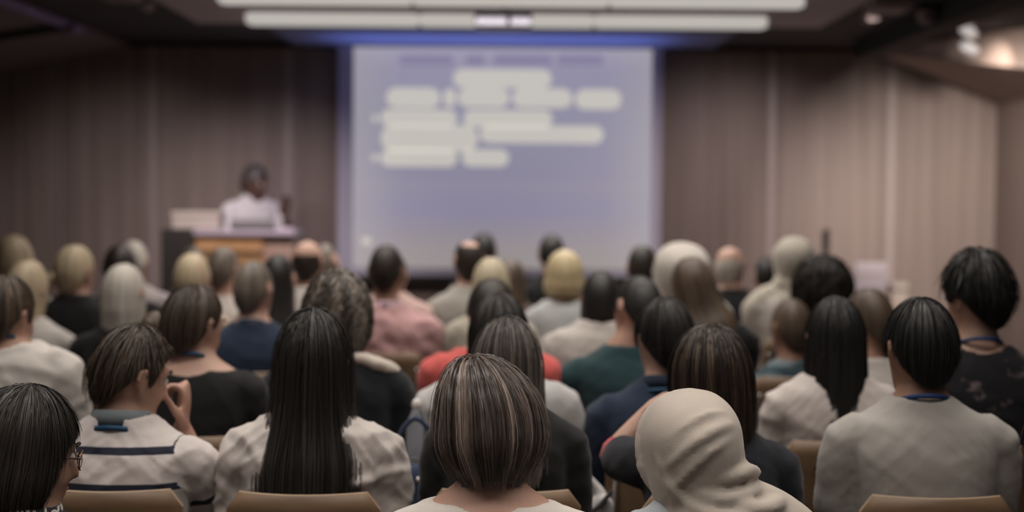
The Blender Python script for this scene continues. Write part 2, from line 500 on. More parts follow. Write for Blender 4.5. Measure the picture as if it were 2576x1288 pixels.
ceiling_box('air_vent', 2190, 48, .10, .16, .05, 'small grey slatted ceiling box in front of the air vent', 'sensor', M_grey)
p = at(2332, 18, 9.9)
cr = empty('ceiling_camera', (p.x, 9.9, ZC)); tag(cr, 'round pale ceiling camera with dark lens beside the track spotlights', 'camera')
link('dome', mesh('dome', [blob((0, 0, -.06), (.065, .065, .075))]), M_grey, cr)
link('lens', mesh('lens', [blob((0, -.05, -.085), (.022, .022, .022))]), M_black, cr)
link('base', mesh('base', [tube([(0, 0, -.02), (0, 0, -.005)], [.07, .07], 16)]), M_dark, cr)

# track spotlights
def track_spot(px, py, d, tgt, label, power):
    p = at(px, py, d)
    root = empty('track_spotlight', (p.x, d, ZC)); tag(root, label, 'spotlight', 'track spotlights')
    c = Vector((0, 0, p.z - ZC))
    dirv = (Vector(tgt) - p).normalized()
    link('stem', mesh('stem', [tube([(0, 0, 0), (0, 0, c.z)], [.012, .012], 8)]), M_white, root)
    link('base', mesh('base', [bbox_(-.03, .03, -.05, .05, -.03, 0, .006)]), M_white, root)
    link('head', mesh('head', [tube([c - dirv * .06, c + dirv * .05], [.036, .04], 14)]), emit('spot_head', (0.42, 0.38, 0.37), 0.75), root)
    link('bezel', mesh('bezel', [tube([c + dirv * .05, c + dirv * .085], [.041, .041], 14)]), M_tube_end, root)
    spot_light('spot_lamp', p + dirv * .15, tgt, power, (1.0, 0.84, 0.72), 70, 1.0, .03)
track_spot(2434, 78, 10.6, (3.75, 11.55, 2.42), 'upper white track spotlight aimed at the sloped panel', 4.5)
track_spot(2436, 120, 11.0, (3.80, 11.7, 2.36), 'lower white track spotlight aimed at the sloped panel', 9.0)

# ------------------------------------------------------------------ projection screen
def screen_mat():
    m, nt, b = new_mat('projected_slide'); L = nt.links.new
    tc = node(nt, 'ShaderNodeTexCoord'); sp = node(nt, 'ShaderNodeSeparateXYZ'); L(tc.outputs['Generated'], sp.inputs[0])
    cr = node(nt, 'ShaderNodeValToRGB'); L(sp.outputs[2], cr.inputs[0])
    e = cr.color_ramp.elements
    e[0].position = 0.0; e[0].color = (0.30, 0.272, 0.262, 1)
    e[1].position = 1.0; e[1].color = (0.36, 0.335, 0.41, 1)
    for pos, c in ((0.10, (0.295, 0.262, 0.275)), (0.26, (0.255, 0.238, 0.335)), (0.36, (0.27, 0.25, 0.335)), (0.385, (0.285, 0.27, 0.335)), (0.40, (0.265, 0.247, 0.335)), (0.70, (0.285, 0.275, 0.36)), (0.9, (0.30, 0.28, 0.385))):
        x = e.new(pos); x.color = rgba(c)
    # pale left and right edges of the slide
    ab = node(nt, 'ShaderNodeMath', operation='SUBTRACT'); ab.inputs[1].default_value = 0.5; L(sp.outputs[0], ab.inputs[0])
    aa = node(nt, 'ShaderNodeMath', operation='ABSOLUTE'); L(ab.outputs[0], aa.inputs[0])
    mr = node(nt, 'ShaderNodeMapRange'); mr.inputs[1].default_value = .34; mr.inputs[2].default_value = .5; mr.inputs[4].default_value = .6; L(aa.outputs[0], mr.inputs[0])
    mx = node(nt, 'ShaderNodeMix', data_type='RGBA'); L(mr.outputs[0], mx.inputs[0]); L(cr.outputs[0], mx.inputs[6])
    mx.inputs[7].default_value = (0.37, 0.35, 0.37, 1)
    b.inputs['Base Color'].default_value = (0.2, 0.2, 0.2, 1); b.inputs['Roughness'].default_value = .9
    L(mx.outputs[2], b.inputs['Emission Color']); b.inputs['Emission Strength'].default_value = 0.93
    return m
SY = YW - .12
sc0 = at(848, 692, SY); sc1 = at(1668, 112, SY)
sr = empty('projection_screen', ((sc0.x + sc1.x) / 2, SY, sc0.z)); tag(sr, 'large white projection screen showing a lavender slide with blurred pale text', 'screen')
ox, oz = sr.location.x, sr.location.z
def sbox(name, x0, x1, z0, z1, y0, y1, m, bev=.003):
    return link(name, mesh(name, [bbox_(x0 - ox, x1 - ox, y0, y1, z0 - oz, z1 - oz, bev)]), m, sr, False)
M_scloth = plain('screen_border', (0.62, 0.60, 0.72), .9, var=.03)
sbox('fabric', sc0.x, sc1.x, sc0.z, 2.674, .004, .012, M_scloth)
i0 = at(888, 672, SY); i1 = at(1641, 116, SY); i1.z = 2.668
sbox('slide', i0.x, i1.x, i0.z, i1.z, -.002, .004, screen_mat(), .0005)
sbox('bottom_bar', sc0.x - .02, sc1.x + .02, sc0.z - .05, sc0.z, -.02, .025, M_dark)
sbox('case', sc0.x - .03, sc1.x + .03, 2.6735, 2.6745, -.05, .05, plain('case_blue', (0.35, 0.36, 0.55), .6), .0004)
M_txt = emit('slide_text', (0.47, 0.448, 0.40), 1.12)
M_txtp = emit('slide_text_purple', (0.235, 0.21, 0.325), 1.0, (.10, .10, .10))
def stadium(name, x0, x1, z0, z1, m):
    r = min(z1 - z0, x1 - x0) / 2; n = 8; pts = []
    for (cx, cz, a0) in ((x1 - r, z1 - r, 0), (x0 + r, z1 - r, PI / 2), (x0 + r, z0 + r, PI), (x1 - r, z0 + r, 1.5 * PI)):
        for k in range(n): pts.append((cx + r * math.cos(a0 + k * PI / 2 / (n - 1)) - ox, cz + r * math.sin(a0 + k * PI / 2 / (n - 1)) - oz))
    v = [(x, -.006, z) for x, z in pts] + [(x, -.002, z) for x, z in pts]; N = len(pts)
    f = [tuple(range(N)), tuple(range(2 * N - 1, N - 1, -1))] + [(i, N + i, N + (i + 1) % N, (i + 1) % N) for i in range(N)]
    return link(name, mesh(name, [(v, f)]), m, sr, False)
lines = [(1140, 1388, 198, 38), (972, 1108, 246, 42), (1116, 1147, 246, 38), (1152, 1282, 246, 40), (1288, 1440, 247, 40), (1446, 1563, 250, 42),
         (958, 1150, 297, 34), (1166, 1390, 299, 34), (936, 951, 298, 10), (958, 1203, 348, 58), (1207, 1518, 338, 34),
         (958, 1150, 397, 34), (1162, 1280, 397, 34), (936, 951, 397, 10)]
for k, (xa, xb, yc, h) in enumerate(lines):
    a = at(xa, yc + h / 2 + 4, SY); b_ = at(xb, yc - h / 2 - 4, SY)
    stadium('text_word', a.x, b_.x, a.z, b_.z, M_txt)
for (xa, xb) in ((1003, 1142), (1170, 1222), (1240, 1390), (1400, 1520)):
    a = at(xa, 165, SY); b_ = at(xb, 138, SY)
    stadium('title_word', a.x, b_.x, a.z, b_.z, M_txtp)
a = at(912, 615, SY); b_ = at(932, 598, SY)
sbox('slide_mark', a.x, b_.x, a.z, b_.z, -.006, -.002, M_txt, .0005)

# ------------------------------------------------------------------ lectern and what stands on it
M_oak = wood('lectern_oak', (0.40, 0.22, 0.10), (0.52, 0.32, 0.17), (10, 10, .6))
M_oak2 = wood('lectern_beech', (0.42, 0.27, 0.22), (0.52, 0.36, 0.30), (10, 10, .6))
LY = 11.35
a = at(405, 600, LY); b_ = at(737, 600, LY); m1 = at(490, 600, LY).x; m2 = at(660, 600, LY).x; zt = at(560, 585, LY).z
lr = empty('lectern', ((a.x + b_.x) / 2, LY + .2, 0)); tag(lr, 'wide wooden lectern with dark end panel below the speaker', 'lectern')
def lb(name, x0, x1, y0, y1, z0, z1, m, bev=.006, par=None):
    o = link(name, mesh(name, [bbox_(x0 - lr.location.x, x1 - lr.location.x, y0 - lr.location.y, y1 - lr.location.y, z0, z1, bev)]), m, par or lr, False)
    return o
lb('end_panel', a.x, m1, LY, LY + .38, 0, zt + .02, M_dark)
fp = lb('front_panel', m1, m2, LY + .01, LY + .38, 0, zt - .02, M_oak)
lb('front_panel', m2, b_.x, LY + .03, LY + .38, 0, zt - .03, M_oak2)
lb('shelf_edge', m1, m2, LY - .01, LY + .01, zt - .14, zt - .11, M_oak)
lb('top', m1 - .01, b_.x + .015, LY - .02, LY + .40, zt - .02, zt + .015, plain('lectern_top', (0.52, 0.44, 0.52), .4))
# things on the lectern
p0 = at(442, 575, LY + .2); p1 = at(560, 532, LY + .2)
bx = empty('document_box', ((p0.x + p1.x) / 2, LY + .19, zt + .021)); tag(bx, 'pale beige document box standing on the dark end of the lectern', 'box')
M_beige = plain('beige_card', (0.46, 0.40, 0.36), .8)
w2 = (p1.x - p0.x) / 2
link('body', mesh('body', [bbox_(-w2, w2, -.12, .12, 0, .10, .006)]), M_beige, bx, False)
link('lid', mesh('lid', [bbox_(-w2 - .006, w2 + .006, -.126, .126, .085, .125, .006)]), M_beige, bx, False)
p = at(632, 570, LY + .15)
lt = empty('laptop', (p.x, LY + .17, zt + .017)); tag(lt, 'open dark laptop on the lectern in front of the speaker', 'laptop')
link('keyboard_base', mesh('b', [bbox_(-.15, .15, -.02, .2, 0, .018, .004)]), M_black, lt, False)
link('screen_lid', mesh('s', [tube([(-.145, -.02, .02), (.145, -.02, .02)], [.008, .008], 8)] + [bbox_(-.15, .15, -.04, -.025, .015, .075, .003)]), plain('laptop_lid', (0.20, 0.19, 0.19), .4), lt, False)
p = at(716, 570, LY + .1)
cp = empty('paper_stack', (p.x, LY + .14, zt + .016)); tag(cp, 'low stack of lilac papers at the lectern edge beside the laptop', 'papers')
M_lilac = plain('lilac_paper', (0.62, 0.55, 0.66), .8)
for k in range(3):
    o = link('sheet', mesh('sheet', [box(-.06, .06, -.11, .11, k * .006, k * .006 + .005)]), M_lilac, cp, False); o.rotation_euler.z = .05 * k

# wall phone, side table with white monitor and carton
p = at(2077, 606, YW)
ph = empty('wall_phone', (p.x, YW, p.z - .09)); tag(ph, 'dark wall phone on the veneer panel', 'phone')
link('cradle', mesh('cradle', [bbox_(-.028, .028, -.03, 0, 0, .18, .008)]), M_black, ph)
link('handset', mesh('handset', [tube([(0, -.05, .01), (0, -.042, .09), (0, -.05, .17)], [.02, .014, .02], 10)]), M_black, ph)

TY = 11.6
p0 = at(2110, 770, TY); p1 = at(2330, 770, TY); tz = at(2200, 772, TY).z
tb = empty('side_table', ((p0.x + p1.x) / 2, TY, 0)); tag(tb, 'brown side table at the warmly lit end of the back wall', 'table')
hw = (p1.x - p0.x) / 2
link('table_top', mesh('t', [bbox_(-hw, hw, -.22, .22, tz - .03, tz, .006)]), M_oak2, tb, False)
for sx in (-1, 1):
    for sy in (-1, 1):
        link('leg', mesh('l', [tube([(sx * (hw - .04), sy * .18, .015), (sx * (hw - .04), sy * .18, tz - .03)], [.015, .02], 8)]), M_dark, tb)
q0 = at(2147, 716, TY); q1 = at(2231, 660, TY)
mo = empty('monitor', ((q0.x + q1.x) / 2, TY, tz)); tag(mo, 'small pale monitor on the side table near the wall phone', 'monitor')
hw = (q1.x - q0.x) / 2
link('panel', mesh('p', [bbox_(-hw, hw, -.02, .02, q0.z - tz, q1.z - tz, .01)]), plain('monitor_white', (0.36, 0.32, 0.34), .5), mo)
link('bezel', mesh('p', [bbox_(-hw, hw, -.026, -.0, q0.z - tz - .03, q0.z - tz + .015, .005)]), plain('monitor_grey', (0.36, 0.33, 0.38), .5), mo)
link('stand', mesh('s', [tube([(0, .01, .01), (0, .01, q0.z - tz)], [.02, .02], 8), bbox_(-.08, .08, -.06, .06, 0, .012, .004)]), plain('monitor_grey', (0.36, 0.33, 0.38), .5), mo)
q0 = at(2238, 770, TY); q1 = at(2278, 714, TY)
ct = empty('carton', ((q0.x + q1.x) / 2, TY + .02, tz)); tag(ct, 'open beige carton on the side table beside the monitor', 'box')
hw = (q1.x - q0.x) / 2
hh = q1.z - tz
link('body', mesh('c', [bbox_(-hw, hw, -.08, .08, 0, hh, .004)]), M_beige, ct, False)
link('flap', mesh('c', [bbox_(-hw, hw, -.10, -.082, hh - .035, hh + .012, .003)]), M_beige, ct, False)
# ------------------------------------------------------------------ people
SKIN_L = (0.56, 0.37, 0.29); SKIN_M = (0.46, 0.28, 0.21); SKIN_T = (0.36, 0.21, 0.145); SKIN_D = (0.10, 0.055, 0.045)
M_trousers = {}
M_shoe = plain('shoe_leather', (0.03, 0.026, 0.024), .5)
M_eye = plain('eye_white', (0.75, 0.72, 0.70), .25)
M_iris = plain('iris', (0.04, 0.025, 0.02), .3)
M_lip = plain('lip', (0.38, 0.17, 0.15), .5)

def hand(Wp, D, N, thumb, curl=0.5):
    D = Vector(D).normalized(); N = Vector(N); N = (N - D * N.dot(D)).normalized(); B = D.cross(N)
    Wp = Vector(Wp)
    parts = [tube([Wp - D * .02, Wp + D * .03, Wp + D * .07, Wp + D * .092], [.026, .036, .041, .036], 12, 2, .45, N)]
    for off, ln, fl in ((-.031, .072, .9), (-.0105, .082, 1.0), (.0105, .077, 1.05), (.031, .060, 1.15)):
        off = off * thumb * -1
        p = Wp + D * .088 + B * off; pts = [p - D * .02, p]; ang = 0
        for k, seg in enumerate((.42, .32, .26)):
            ang += curl * fl * (.7, 1.0, .8)[k]
            p = p + (D * math.cos(ang) + N * math.sin(ang)) * ln * seg
            pts.append(p)
        parts.append(tube(pts, [.0095, .0092, .0086, .0078, .0068], 8, 2))
    p = Wp + D * .02 + B * thumb * .030
    d1 = (D * .65 + B * thumb * .65 + N * .35).normalized(); d2 = (D * .9 + B * thumb * .15 + N * (.2 + .4 * curl)).normalized()
    parts.append(tube([p - d1 * .015, p + d1 * .03, p + d1 * .03 + d2 * .03, p + d1 * .03 + d2 * .055], [.014, .0125, .011, .0085], 8, 2))
    return parts

HEADR = [(-.119, 0, .052, .020, .020, .020), (-.108, 0, .045, .040, .042, .045), (-.085, 0, .020, .055, .066, .062), (-.055, 0, .004, .064, .084, .076),
         (-.02, 0, 0, .072, .090, .090), (.015, 0, -.002, .0755, .093, .098), (.05, 0, -.006, .073, .087, .095), (.08, 0, -.008, .062, .070, .080),
         (.102, 0, -.008, .043, .047, .056), (.114, 0, -.008, .022, .024, .028), (.118, 0, -.008, .006, .006, .006)]

def head_parts(M, bald=False):
    p = [loft(HEADR, 28, 3, M)]
    p.append(tube([M @ Vector((0, .086, .022)), M @ Vector((0, .099, -.008)), M @ Vector((0, .106, -.027))], [.009, .011, .0135], 10, 3))      # nose
    for s in (-1, 1):
        p.append(blob(M @ Vector((s * .013, .094, -.031)), (.010, .012, .009)))
        p.append(tube([M @ Vector((s * .012, .089, .030)), M @ Vector((s * .034, .083, .034)), M @ Vector((s * .055, .066, .027))], [.010, .010, .008], 8, 2))   # brow
        R = M.to_3x3()
        # ear: flat shell with rim and lobe
        rim = [Vector((s * .072, .004, .012)), Vector((s * .083, -.004, .028)), Vector((s * .089, -.020, .027)), Vector((s * .089, -.026, .006)), Vector((s * .083, -.018, -.018)), Vector((s * .074, -.002, -.030))]
        p.append(tube([M @ q for q in rim], [.0065, .0075, .0075, .007, .007, .0085], 8, 3))
        p.append(blob(M @ Vector((s * .080, -.010, .002)), (.008, .018, .026), R=R))
        p.append(blob(M @ Vector((s * .030, .070, -.035)), (.024, .020, .020), R=R))     # cheek
    p.append(blob(M @ Vector((0, .083, -.062)), (.024, .012, .012), R=M.to_3x3()))       # mouth
    p.append(blob(M @ Vector((0, .072, -.098)), (.022, .018, .016), R=M.to_3x3()))       # chin
    return p

EYE_ME = mesh('eye', [blob((0, 0, 0), (.0118, .0118, .0118))])
IRIS_ME = mesh('iris', [blob((0, .0085, 0), (.006, .004, .006), n=10, m=6)])
LIP_ME = mesh('lips', [tube([(-.022, -.006, 0), (-.008, .003, .003), (0, .004, .002), (.008, .003, .003), (.022, -.006, 0)], [.003, .0045, .0045, .0045, .003], 8, 2)])
BROW_ME = mesh('eyebrow', [tube([(-.018, .002, -.004), (0, .004, .002), (.018, -.006, -.002)], [.0032, .0038, .0022], 6, 2)])

def face_parts(root, M, hairm):
    for s in (-1, 1):
        e = link('eye', EYE_ME, M_eye, root); e.matrix_local = M @ Matrix.Translation((s * .031, .0815, .008))
        i = link('iris', IRIS_ME, M_iris, root); i.matrix_local = M @ Matrix.Translation((s * .031, .0825, .008))
        b = link('eyebrow', BROW_ME, hairm, root); b.matrix_local = M @ Matrix.Translation((s * .033, .093, .036)) @ Matrix.Scale(s, 4, (1, 0, 0))
    l = link('lips', LIP_ME, M_lip, root); l.matrix_local = M @ Matrix.Translation((0, .0885, -.060))

# ---- hair: a surface described by angle round the head and length along the strand
STY = {
 # top, (rx, ryf, ryb, yc) at z=0, rings below, tip(phi): phi 0 = back of head, pi = face
 'short':  dict(top=.133, r0=(.084, .098, .108, -.004), low=[(-.03, .078, .092, .103, -.004), (-.06, .067, .08, .092, -.006), (-.09, .052, .06, .072, -.010)],
                tip=[(0, -.084), (.35, -.080), (.7, -.064), (1.0, -.034), (1.28, .006), (1.62, .008), (1.76, -.016), (2.0, .030), (2.4, .058), (PI, .070)]),
 'thick':  dict(top=.148, r0=(.097, .108, .116, -.004), low=[(-.03, .083, .096, .107, -.004), (-.06, .070, .085, .094, -.006), (-.09, .052, .06, .072, -.012)],
                tip=[(0, -.086), (.35, -.080), (.7, -.064), (1.0, -.034), (1.28, .008), (1.62, .010), (1.78, -.012), (2.0, .022), (2.4, .040), (PI, .040)]),
 'bob':    dict(top=.140, r0=(.100, .104, .118, -.006), low=[(-.03, .1065, .104, .122, -.008), (-.07, .1065, .100, .118, -.010), (-.10, .097, .092, .106, -.010), (-.125, .078, .08, .082, -.010), (-.15, .058, .06, .056, -.010)],
                tip=[(0, -.132), (.8, -.130), (1.5, -.128), (2.15, -.118), (2.35, .02), (2.6, .055), (PI, .065)]),
 'chin':   dict(top=.136, r0=(.090, .100, .112, -.006), low=[(-.05, .091, .096, .112, -.008), (-.10, .088, .085, .100, -.012), (-.16, .085, .075, .085, -.02), (-.22, .08, .06, .07, -.03)],
                tip=[(0, -.165), (1.5, -.165), (2.0, -.15), (2.25, .02), (2.6, .055), (PI, .065)]),
 'long':   dict(top=.136, r0=(.089, .100, .112, -.006), low=[(-.05, .091, .096, .115, -.008), (-.11, .094, .07, .110, -.018), (-.17, .106, .06, .100, -.04), (-.24, .122, .05, .095, -.07), (-.32, .120, .04, .085, -.088), (-.42, .105, .04, .075, -.096), (-.52, .09, .035, .065, -.10), (-.60, .055, .03, .055, -.10)],
                tip=[(0, -.58), (.6, -.57), (1.1, -.50), (1.5, -.40), (1.8, -.30), (2.05, -.10), (2.2, .03), (2.6, .055), (PI, .065)]),
 'midlong': dict(top=.136, r0=(.089, .100, .112, -.006), low=[(-.05, .090, .096, .115, -.008), (-.11, .092, .07, .110, -.018), (-.17, .096, .06, .100, -.035), (-.24, .098, .05, .09, -.06), (-.30, .088, .04, .08, -.075), (-.36, .05, .03, .06, -.08)],
                tip=[(0, -.33), (.6, -.31), (1.1, -.28), (1.5, -.23), (1.8, -.20), (2.05, -.10), (2.2, .03), (2.6, .055), (PI, .065)]),
 'afro':   dict(top=.168, r0=(.122, .115, .130, -.010), low=[(-.04, .118, .11, .125, -.012), (-.08, .10, .09, .108, -.014), (-.12, .07, .07, .08, -.014)],
                tip=[(0, -.115), (1.5, -.10), (1.9, -.05), (2.3, .04), (PI, .065)]),
 'curly':  dict(top=.150, r0=(.100, .108, .120, -.006), low=[(-.04, .098, .10, .116, -.008), (-.08, .086, .09, .100, -.010), (-.13, .066, .07, .075, -.014)],
                tip=[(0, -.125), (1.2, -.11), (1.6, -.07), (1.9, -.02), (2.3, .05), (PI, .065)]),
 'tied':   dict(top=.129, r0=(.082, .095, .107, -.004), low=[(-.03, .079, .092, .103, -.004), (-.07, .068, .08, .087, -.006), (-.11, .054, .06, .062, -.012)],
                tip=[(0, -.095), (.6, -.085), (1.15, -.050), (1.40, .0), (1.7, .004), (2.0, .045), (2.4, .065), (PI, .075)]),
 'spot':   dict(top=.098, r0=(.083, .097, .108, -.006), low=[(-.03, .080, .094, .104, -.004), (-.07, .070, .08, .088, -.006), (-.11, .056, .06, .064, -.012)],
                tip=[(0, -.100), (.6, -.090), (1.15, -.050), (1.40, -.004), (1.62, -.004), (1.78, -.010), (2.0, .040), (2.4, .07), (PI, .085)], hole=True),
 'bald':   dict(top=.045, r0=(.081, .095, .106, -.004), low=[(-.03, .079, .092, .102, -.004), (-.07, .069, .08, .087, -.006), (-.11, .055, .06, .062, -.012)],
                tip=[(0, -.095), (.6, -.085), (1.15, -.050), (1.40, -.004), (1.62, -.004), (1.85, .02), (2.05, .04), (PI, .044)], hole=True),
}

class HairShape:
    def __init__(s, style, sc=(1, 1, 1), extra=None):
        d = dict(STY[style]); 
        if extra: d.update(extra)
        s.d = d; s.sc = sc
        zs = np.linspace(d['top'], d['low'][-1][0] - .001, 260)
        rx0, rf0, rb0, yc0 = d['r0']
        kz = [0] + [-l[0] for l in d['low']]
        def lowi(i, z): return np.interp(-z, kz, [d['r0'][i]] + [l[i + 1] for l in d['low']])
        up = np.sqrt(np.clip(1 - (np.clip(zs, 0, None) / d['top']) ** 2, 0, 1)) ** .92
        if d.get('hole'): up = np.sqrt(np.clip(1 - (np.clip(zs, 0, None) / .130) ** 2, 0, 1)) ** .92
        s.zs = zs
        s.rx = np.where(zs > 0, rx0 * up, lowi(0, zs)); s.rf = np.where(zs > 0, rf0 * up, lowi(1, zs))
        s.rb = np.where(zs > 0, rb0 * up, lowi(2, zs)); s.yc = np.where(zs > 0, yc0, lowi(3, zs))
        # smooth
        k = np.ones(9) / 9
        for nm in ('rx', 'rf', 'rb', 'yc'):
            a = getattr(s, nm); b = np.convolve(np.pad(a, 4, mode='edge'), k, 'valid'); w = np.clip((d['top'] * .75 - zs) / .02, 0, 1); setattr(s, nm, a * (1 - w) + b * w)
        r = (s.rx + s.rb) / 2
        s.arc = np.concatenate([[0], np.cumsum(np.hypot(np.diff(r), np.diff(zs)))])
        s.tp = np.array(d['tip'])
    def pos(s, th, t):
        """th 0 = back of head, +-pi = face; t 0..1 from crown to tip (arrays)"""
        phi = np.abs((th + PI) % (2 * PI) - PI)
        zt = np.interp(phi, s.tp[:, 0], s.tp[:, 1])
        at_ = np.interp(-zt, -s.zs, s.arc)
        z = np.interp(np.clip(t, 0, 1) * at_, s.arc, s.zs)
        rx = np.interp(-z, -s.zs, s.rx); rf = np.interp(-z, -s.zs, s.rf); rb = np.interp(-z, -s.zs, s.rb); yc = np.interp(-z, -s.zs, s.yc)
        sn, cs = np.sin(th), np.cos(th)
        y = yc - np.where(cs > 0, rb, rf) * cs
        x = rx * sn + s.d.get('crown', 0) * (np.clip(z, 0, None) / s.d['top']) ** 2
        return np.stack([x * s.sc[0], y * s.sc[1], np.where(z < 0, z * s.sc[2], z)], -1)

def nz(x, y, z): return mnoise.noise(Vector((x, y, z)))

def make_hair(root, M, style, mat, seed, sc=(1, 1, 1), extra=None, strands=0, ridge=.02, rough=.0, curl=0, srad=.0007, streak=(.2, .6), fly=0.0):
    hs = HairShape(style, sc, extra)
    rng = np.random.default_rng(seed)
    nth, nt = (96, 44) if strands else (56, 26)
    v, rnd = [], []
    T = np.linspace(0.0, 1, nt)
    so = seed * 3.7
    for j in range(nt):
        th = np.linspace(-PI, PI, nth, endpoint=False)
        P = hs.pos(th, np.full(nth, T[j]))
        for i in range(nth):
            p = P[i]; c = np.array([0, hs.d['r0'][3], min(p[2], 0.0) * 1.0])
            a = th[i]
            k = ridge * (nz(math.cos(a) * 5 + so, math.sin(a) * 5, p[2] * 3) + .6 * nz(math.cos(a) * 14 + so, math.sin(a) * 14, p[2] * 4)) * min(1, T[j] * 3)
            if rough: k += rough * nz(p[0] * 45 + so, p[1] * 45, p[2] * 45) + rough * .6 * nz(p[0] * 95 + so, p[1] * 95, p[2] * 95)
            q = c + (p - c) * (1 + k)
            v.append(q)
            rnd.append(min(1, max(0, .35 + .5 * nz(math.cos(a) * 9 + so, math.sin(a) * 9, p[2] * 5))))
    f = []
    for j in range(nt - 1):
        for i in range(nth):
            f.append((j * nth + i, (j + 1) * nth + i, (j + 1) * nth + (i + 1) % nth, j * nth + (i + 1) % nth))
    # inner lip so the hair has thickness at its ends
    base = (nt - 1) * nth; k0 = len(v)
    for i in range(nth):
        p = v[base + i]; v.append(np.array([p[0] * .80, (p[1] + .0) * .80, p[2] + .012])); rnd.append(.2)
    for i in range(nth):
        f.append((base + i, k0 + i, k0 + (i + 1) % nth, base + (i + 1) % nth))
    me = bpy.data.meshes.new('hair'); me.from_pydata([tuple(M @ Vector(q)) for q in v], [], f); me.update()
    me.attributes.new('rnd', 'FLOAT', 'POINT').data.foreach_set('value', np.array(rnd, np.float32))
    ho = link('hair', me, mat, root)
    if strands:
        ns, nr = strands, (14 if style in ('long', 'midlong') else 11)
        th0 = rng.uniform(-PI, PI, ns)
        # gather into locks
        nl = 70
        lock = (np.floor((th0 + PI) / (2 * PI) * nl) + .5) / nl * 2 * PI - PI
        pull = rng.uniform(.0, .75, ns)
        t0 = rng.uniform(.0, .55, ns) ** 1.3; t1 = np.clip(rng.normal(.95, .06, ns), t0 + .15, 1.0 if style in ('short', 'thick', 'tied') else 1.05)
        off = rng.uniform(.0005, .006, ns) * (1 + 1.5 * fly * (rng.random(ns) < .12))
        ph = rng.uniform(0, 2 * PI, ns); amp = rng.uniform(.0, .05, ns)
        col = np.clip(rng.normal(streak[0], .12, ns) + (np.array([nz(math.cos(a) * 9 + so, math.sin(a) * 9, 1.3) for a in lock]) > .12) * streak[1] * rng.uniform(.3, 1, ns), 0, 1)
        u = np.linspace(0, 1, nr)
        t = t0[:, None] + (t1 - t0)[:, None] * u[None]
        th = th0[:, None] + (lock - th0)[:, None] * pull[:, None] * (t ** 1.5) + amp[:, None] * np.sin(ph[:, None] + t * 5)
        P = hs.pos(th, np.clip(t, 0, 1)).reshape(ns, nr, 3)
        cen = np.stack([np.zeros((ns, nr)), np.full((ns, nr), hs.d['r0'][3]), np.minimum(P[..., 2], 0)], -1)
        D = P - cen; D /= (np.linalg.norm(D, axis=-1, keepdims=True) + 1e-6)
        kk = ridge * np.array([[nz(math.cos(th[a, b]) * 5 + so, math.sin(th[a, b]) * 5, P[a, b, 2] * 3) * min(1, t[a, b] * 3) for b in range(nr)] for a in range(ns)])
        P = P + D * (off[:, None, None] + (kk * np.linalg.norm(P - cen, axis=-1))[..., None])
        P[..., 2] -= (np.clip(t - 1, 0, 1) * .25)
        if curl:
            tang = np.gradient(P, axis=1); tang /= (np.linalg.norm(tang, axis=-1, keepdims=True) + 1e-6)
            B = np.cross(tang, D); fr = rng.uniform(14, 26, ns)
            P = P + B * (curl * np.sin(ph[:, None] + fr[:, None] * t))[..., None] + D * (curl * np.cos(ph[:, None] + fr[:, None] * t) + curl * .3)[..., None]
        if fly:
            sel = rng.random(ns) < .05
            P = P + (D * (fly * .018 * (u ** 1.5))[None, :, None]) * sel[:, None, None]
        tang = np.gradient(P, axis=1); tang /= (np.linalg.norm(tang, axis=-1, keepdims=True) + 1e-6)
        B = np.cross(tang, D); B /= (np.linalg.norm(B, axis=-1, keepdims=True) + 1e-6)
        N = np.cross(B, tang)
        rr = (srad * rng.uniform(.6, 1.5, ns))[:, None] * (1 - .75 * u[None] ** 3) 
        tw = rng.uniform(-.9, .9, ns)[:, None, None]
        X = B * np.cos(tw) + N * np.sin(tw)
        V = np.stack([P + X * rr[..., None] * 1.15, P - X * rr[..., None] * 1.15], 2)      # flat strands
        Mn = np.array(M)
        V = V.reshape(-1, 3) @ Mn[:3, :3].T + Mn[:3, 3]
        idx = np.arange(ns * nr * 2).reshape(ns, nr, 2)
        fs = np.stack([idx[:, :-1, 0], idx[:, 1:, 0], idx[:, 1:, 1], idx[:, :-1, 1]], -1).reshape(-1, 4)
        ms = bpy.data.meshes.new('hair_strands')
        ms.vertices.add(len(V)); ms.vertices.foreach_set('co', V.astype(np.float32).ravel())
        ms.loops.add(fs.size); ms.loops.foreach_set('vertex_index', fs.astype(np.int32).ravel())
        ms.polygons.add(len(fs)); ms.polygons.foreach_set('loop_start', (np.arange(len(fs)) * 4).astype(np.int32))
        ms.update(calc_edges=True)
        ms.attributes.new('rnd', 'FLOAT', 'POINT').data.foreach_set('value', np.repeat(col, nr * 2).astype(np.float32))
        so_ = link('hair_strands', ms, mat, ho); so_['kind'] = 'stuff'
    return ho, hs

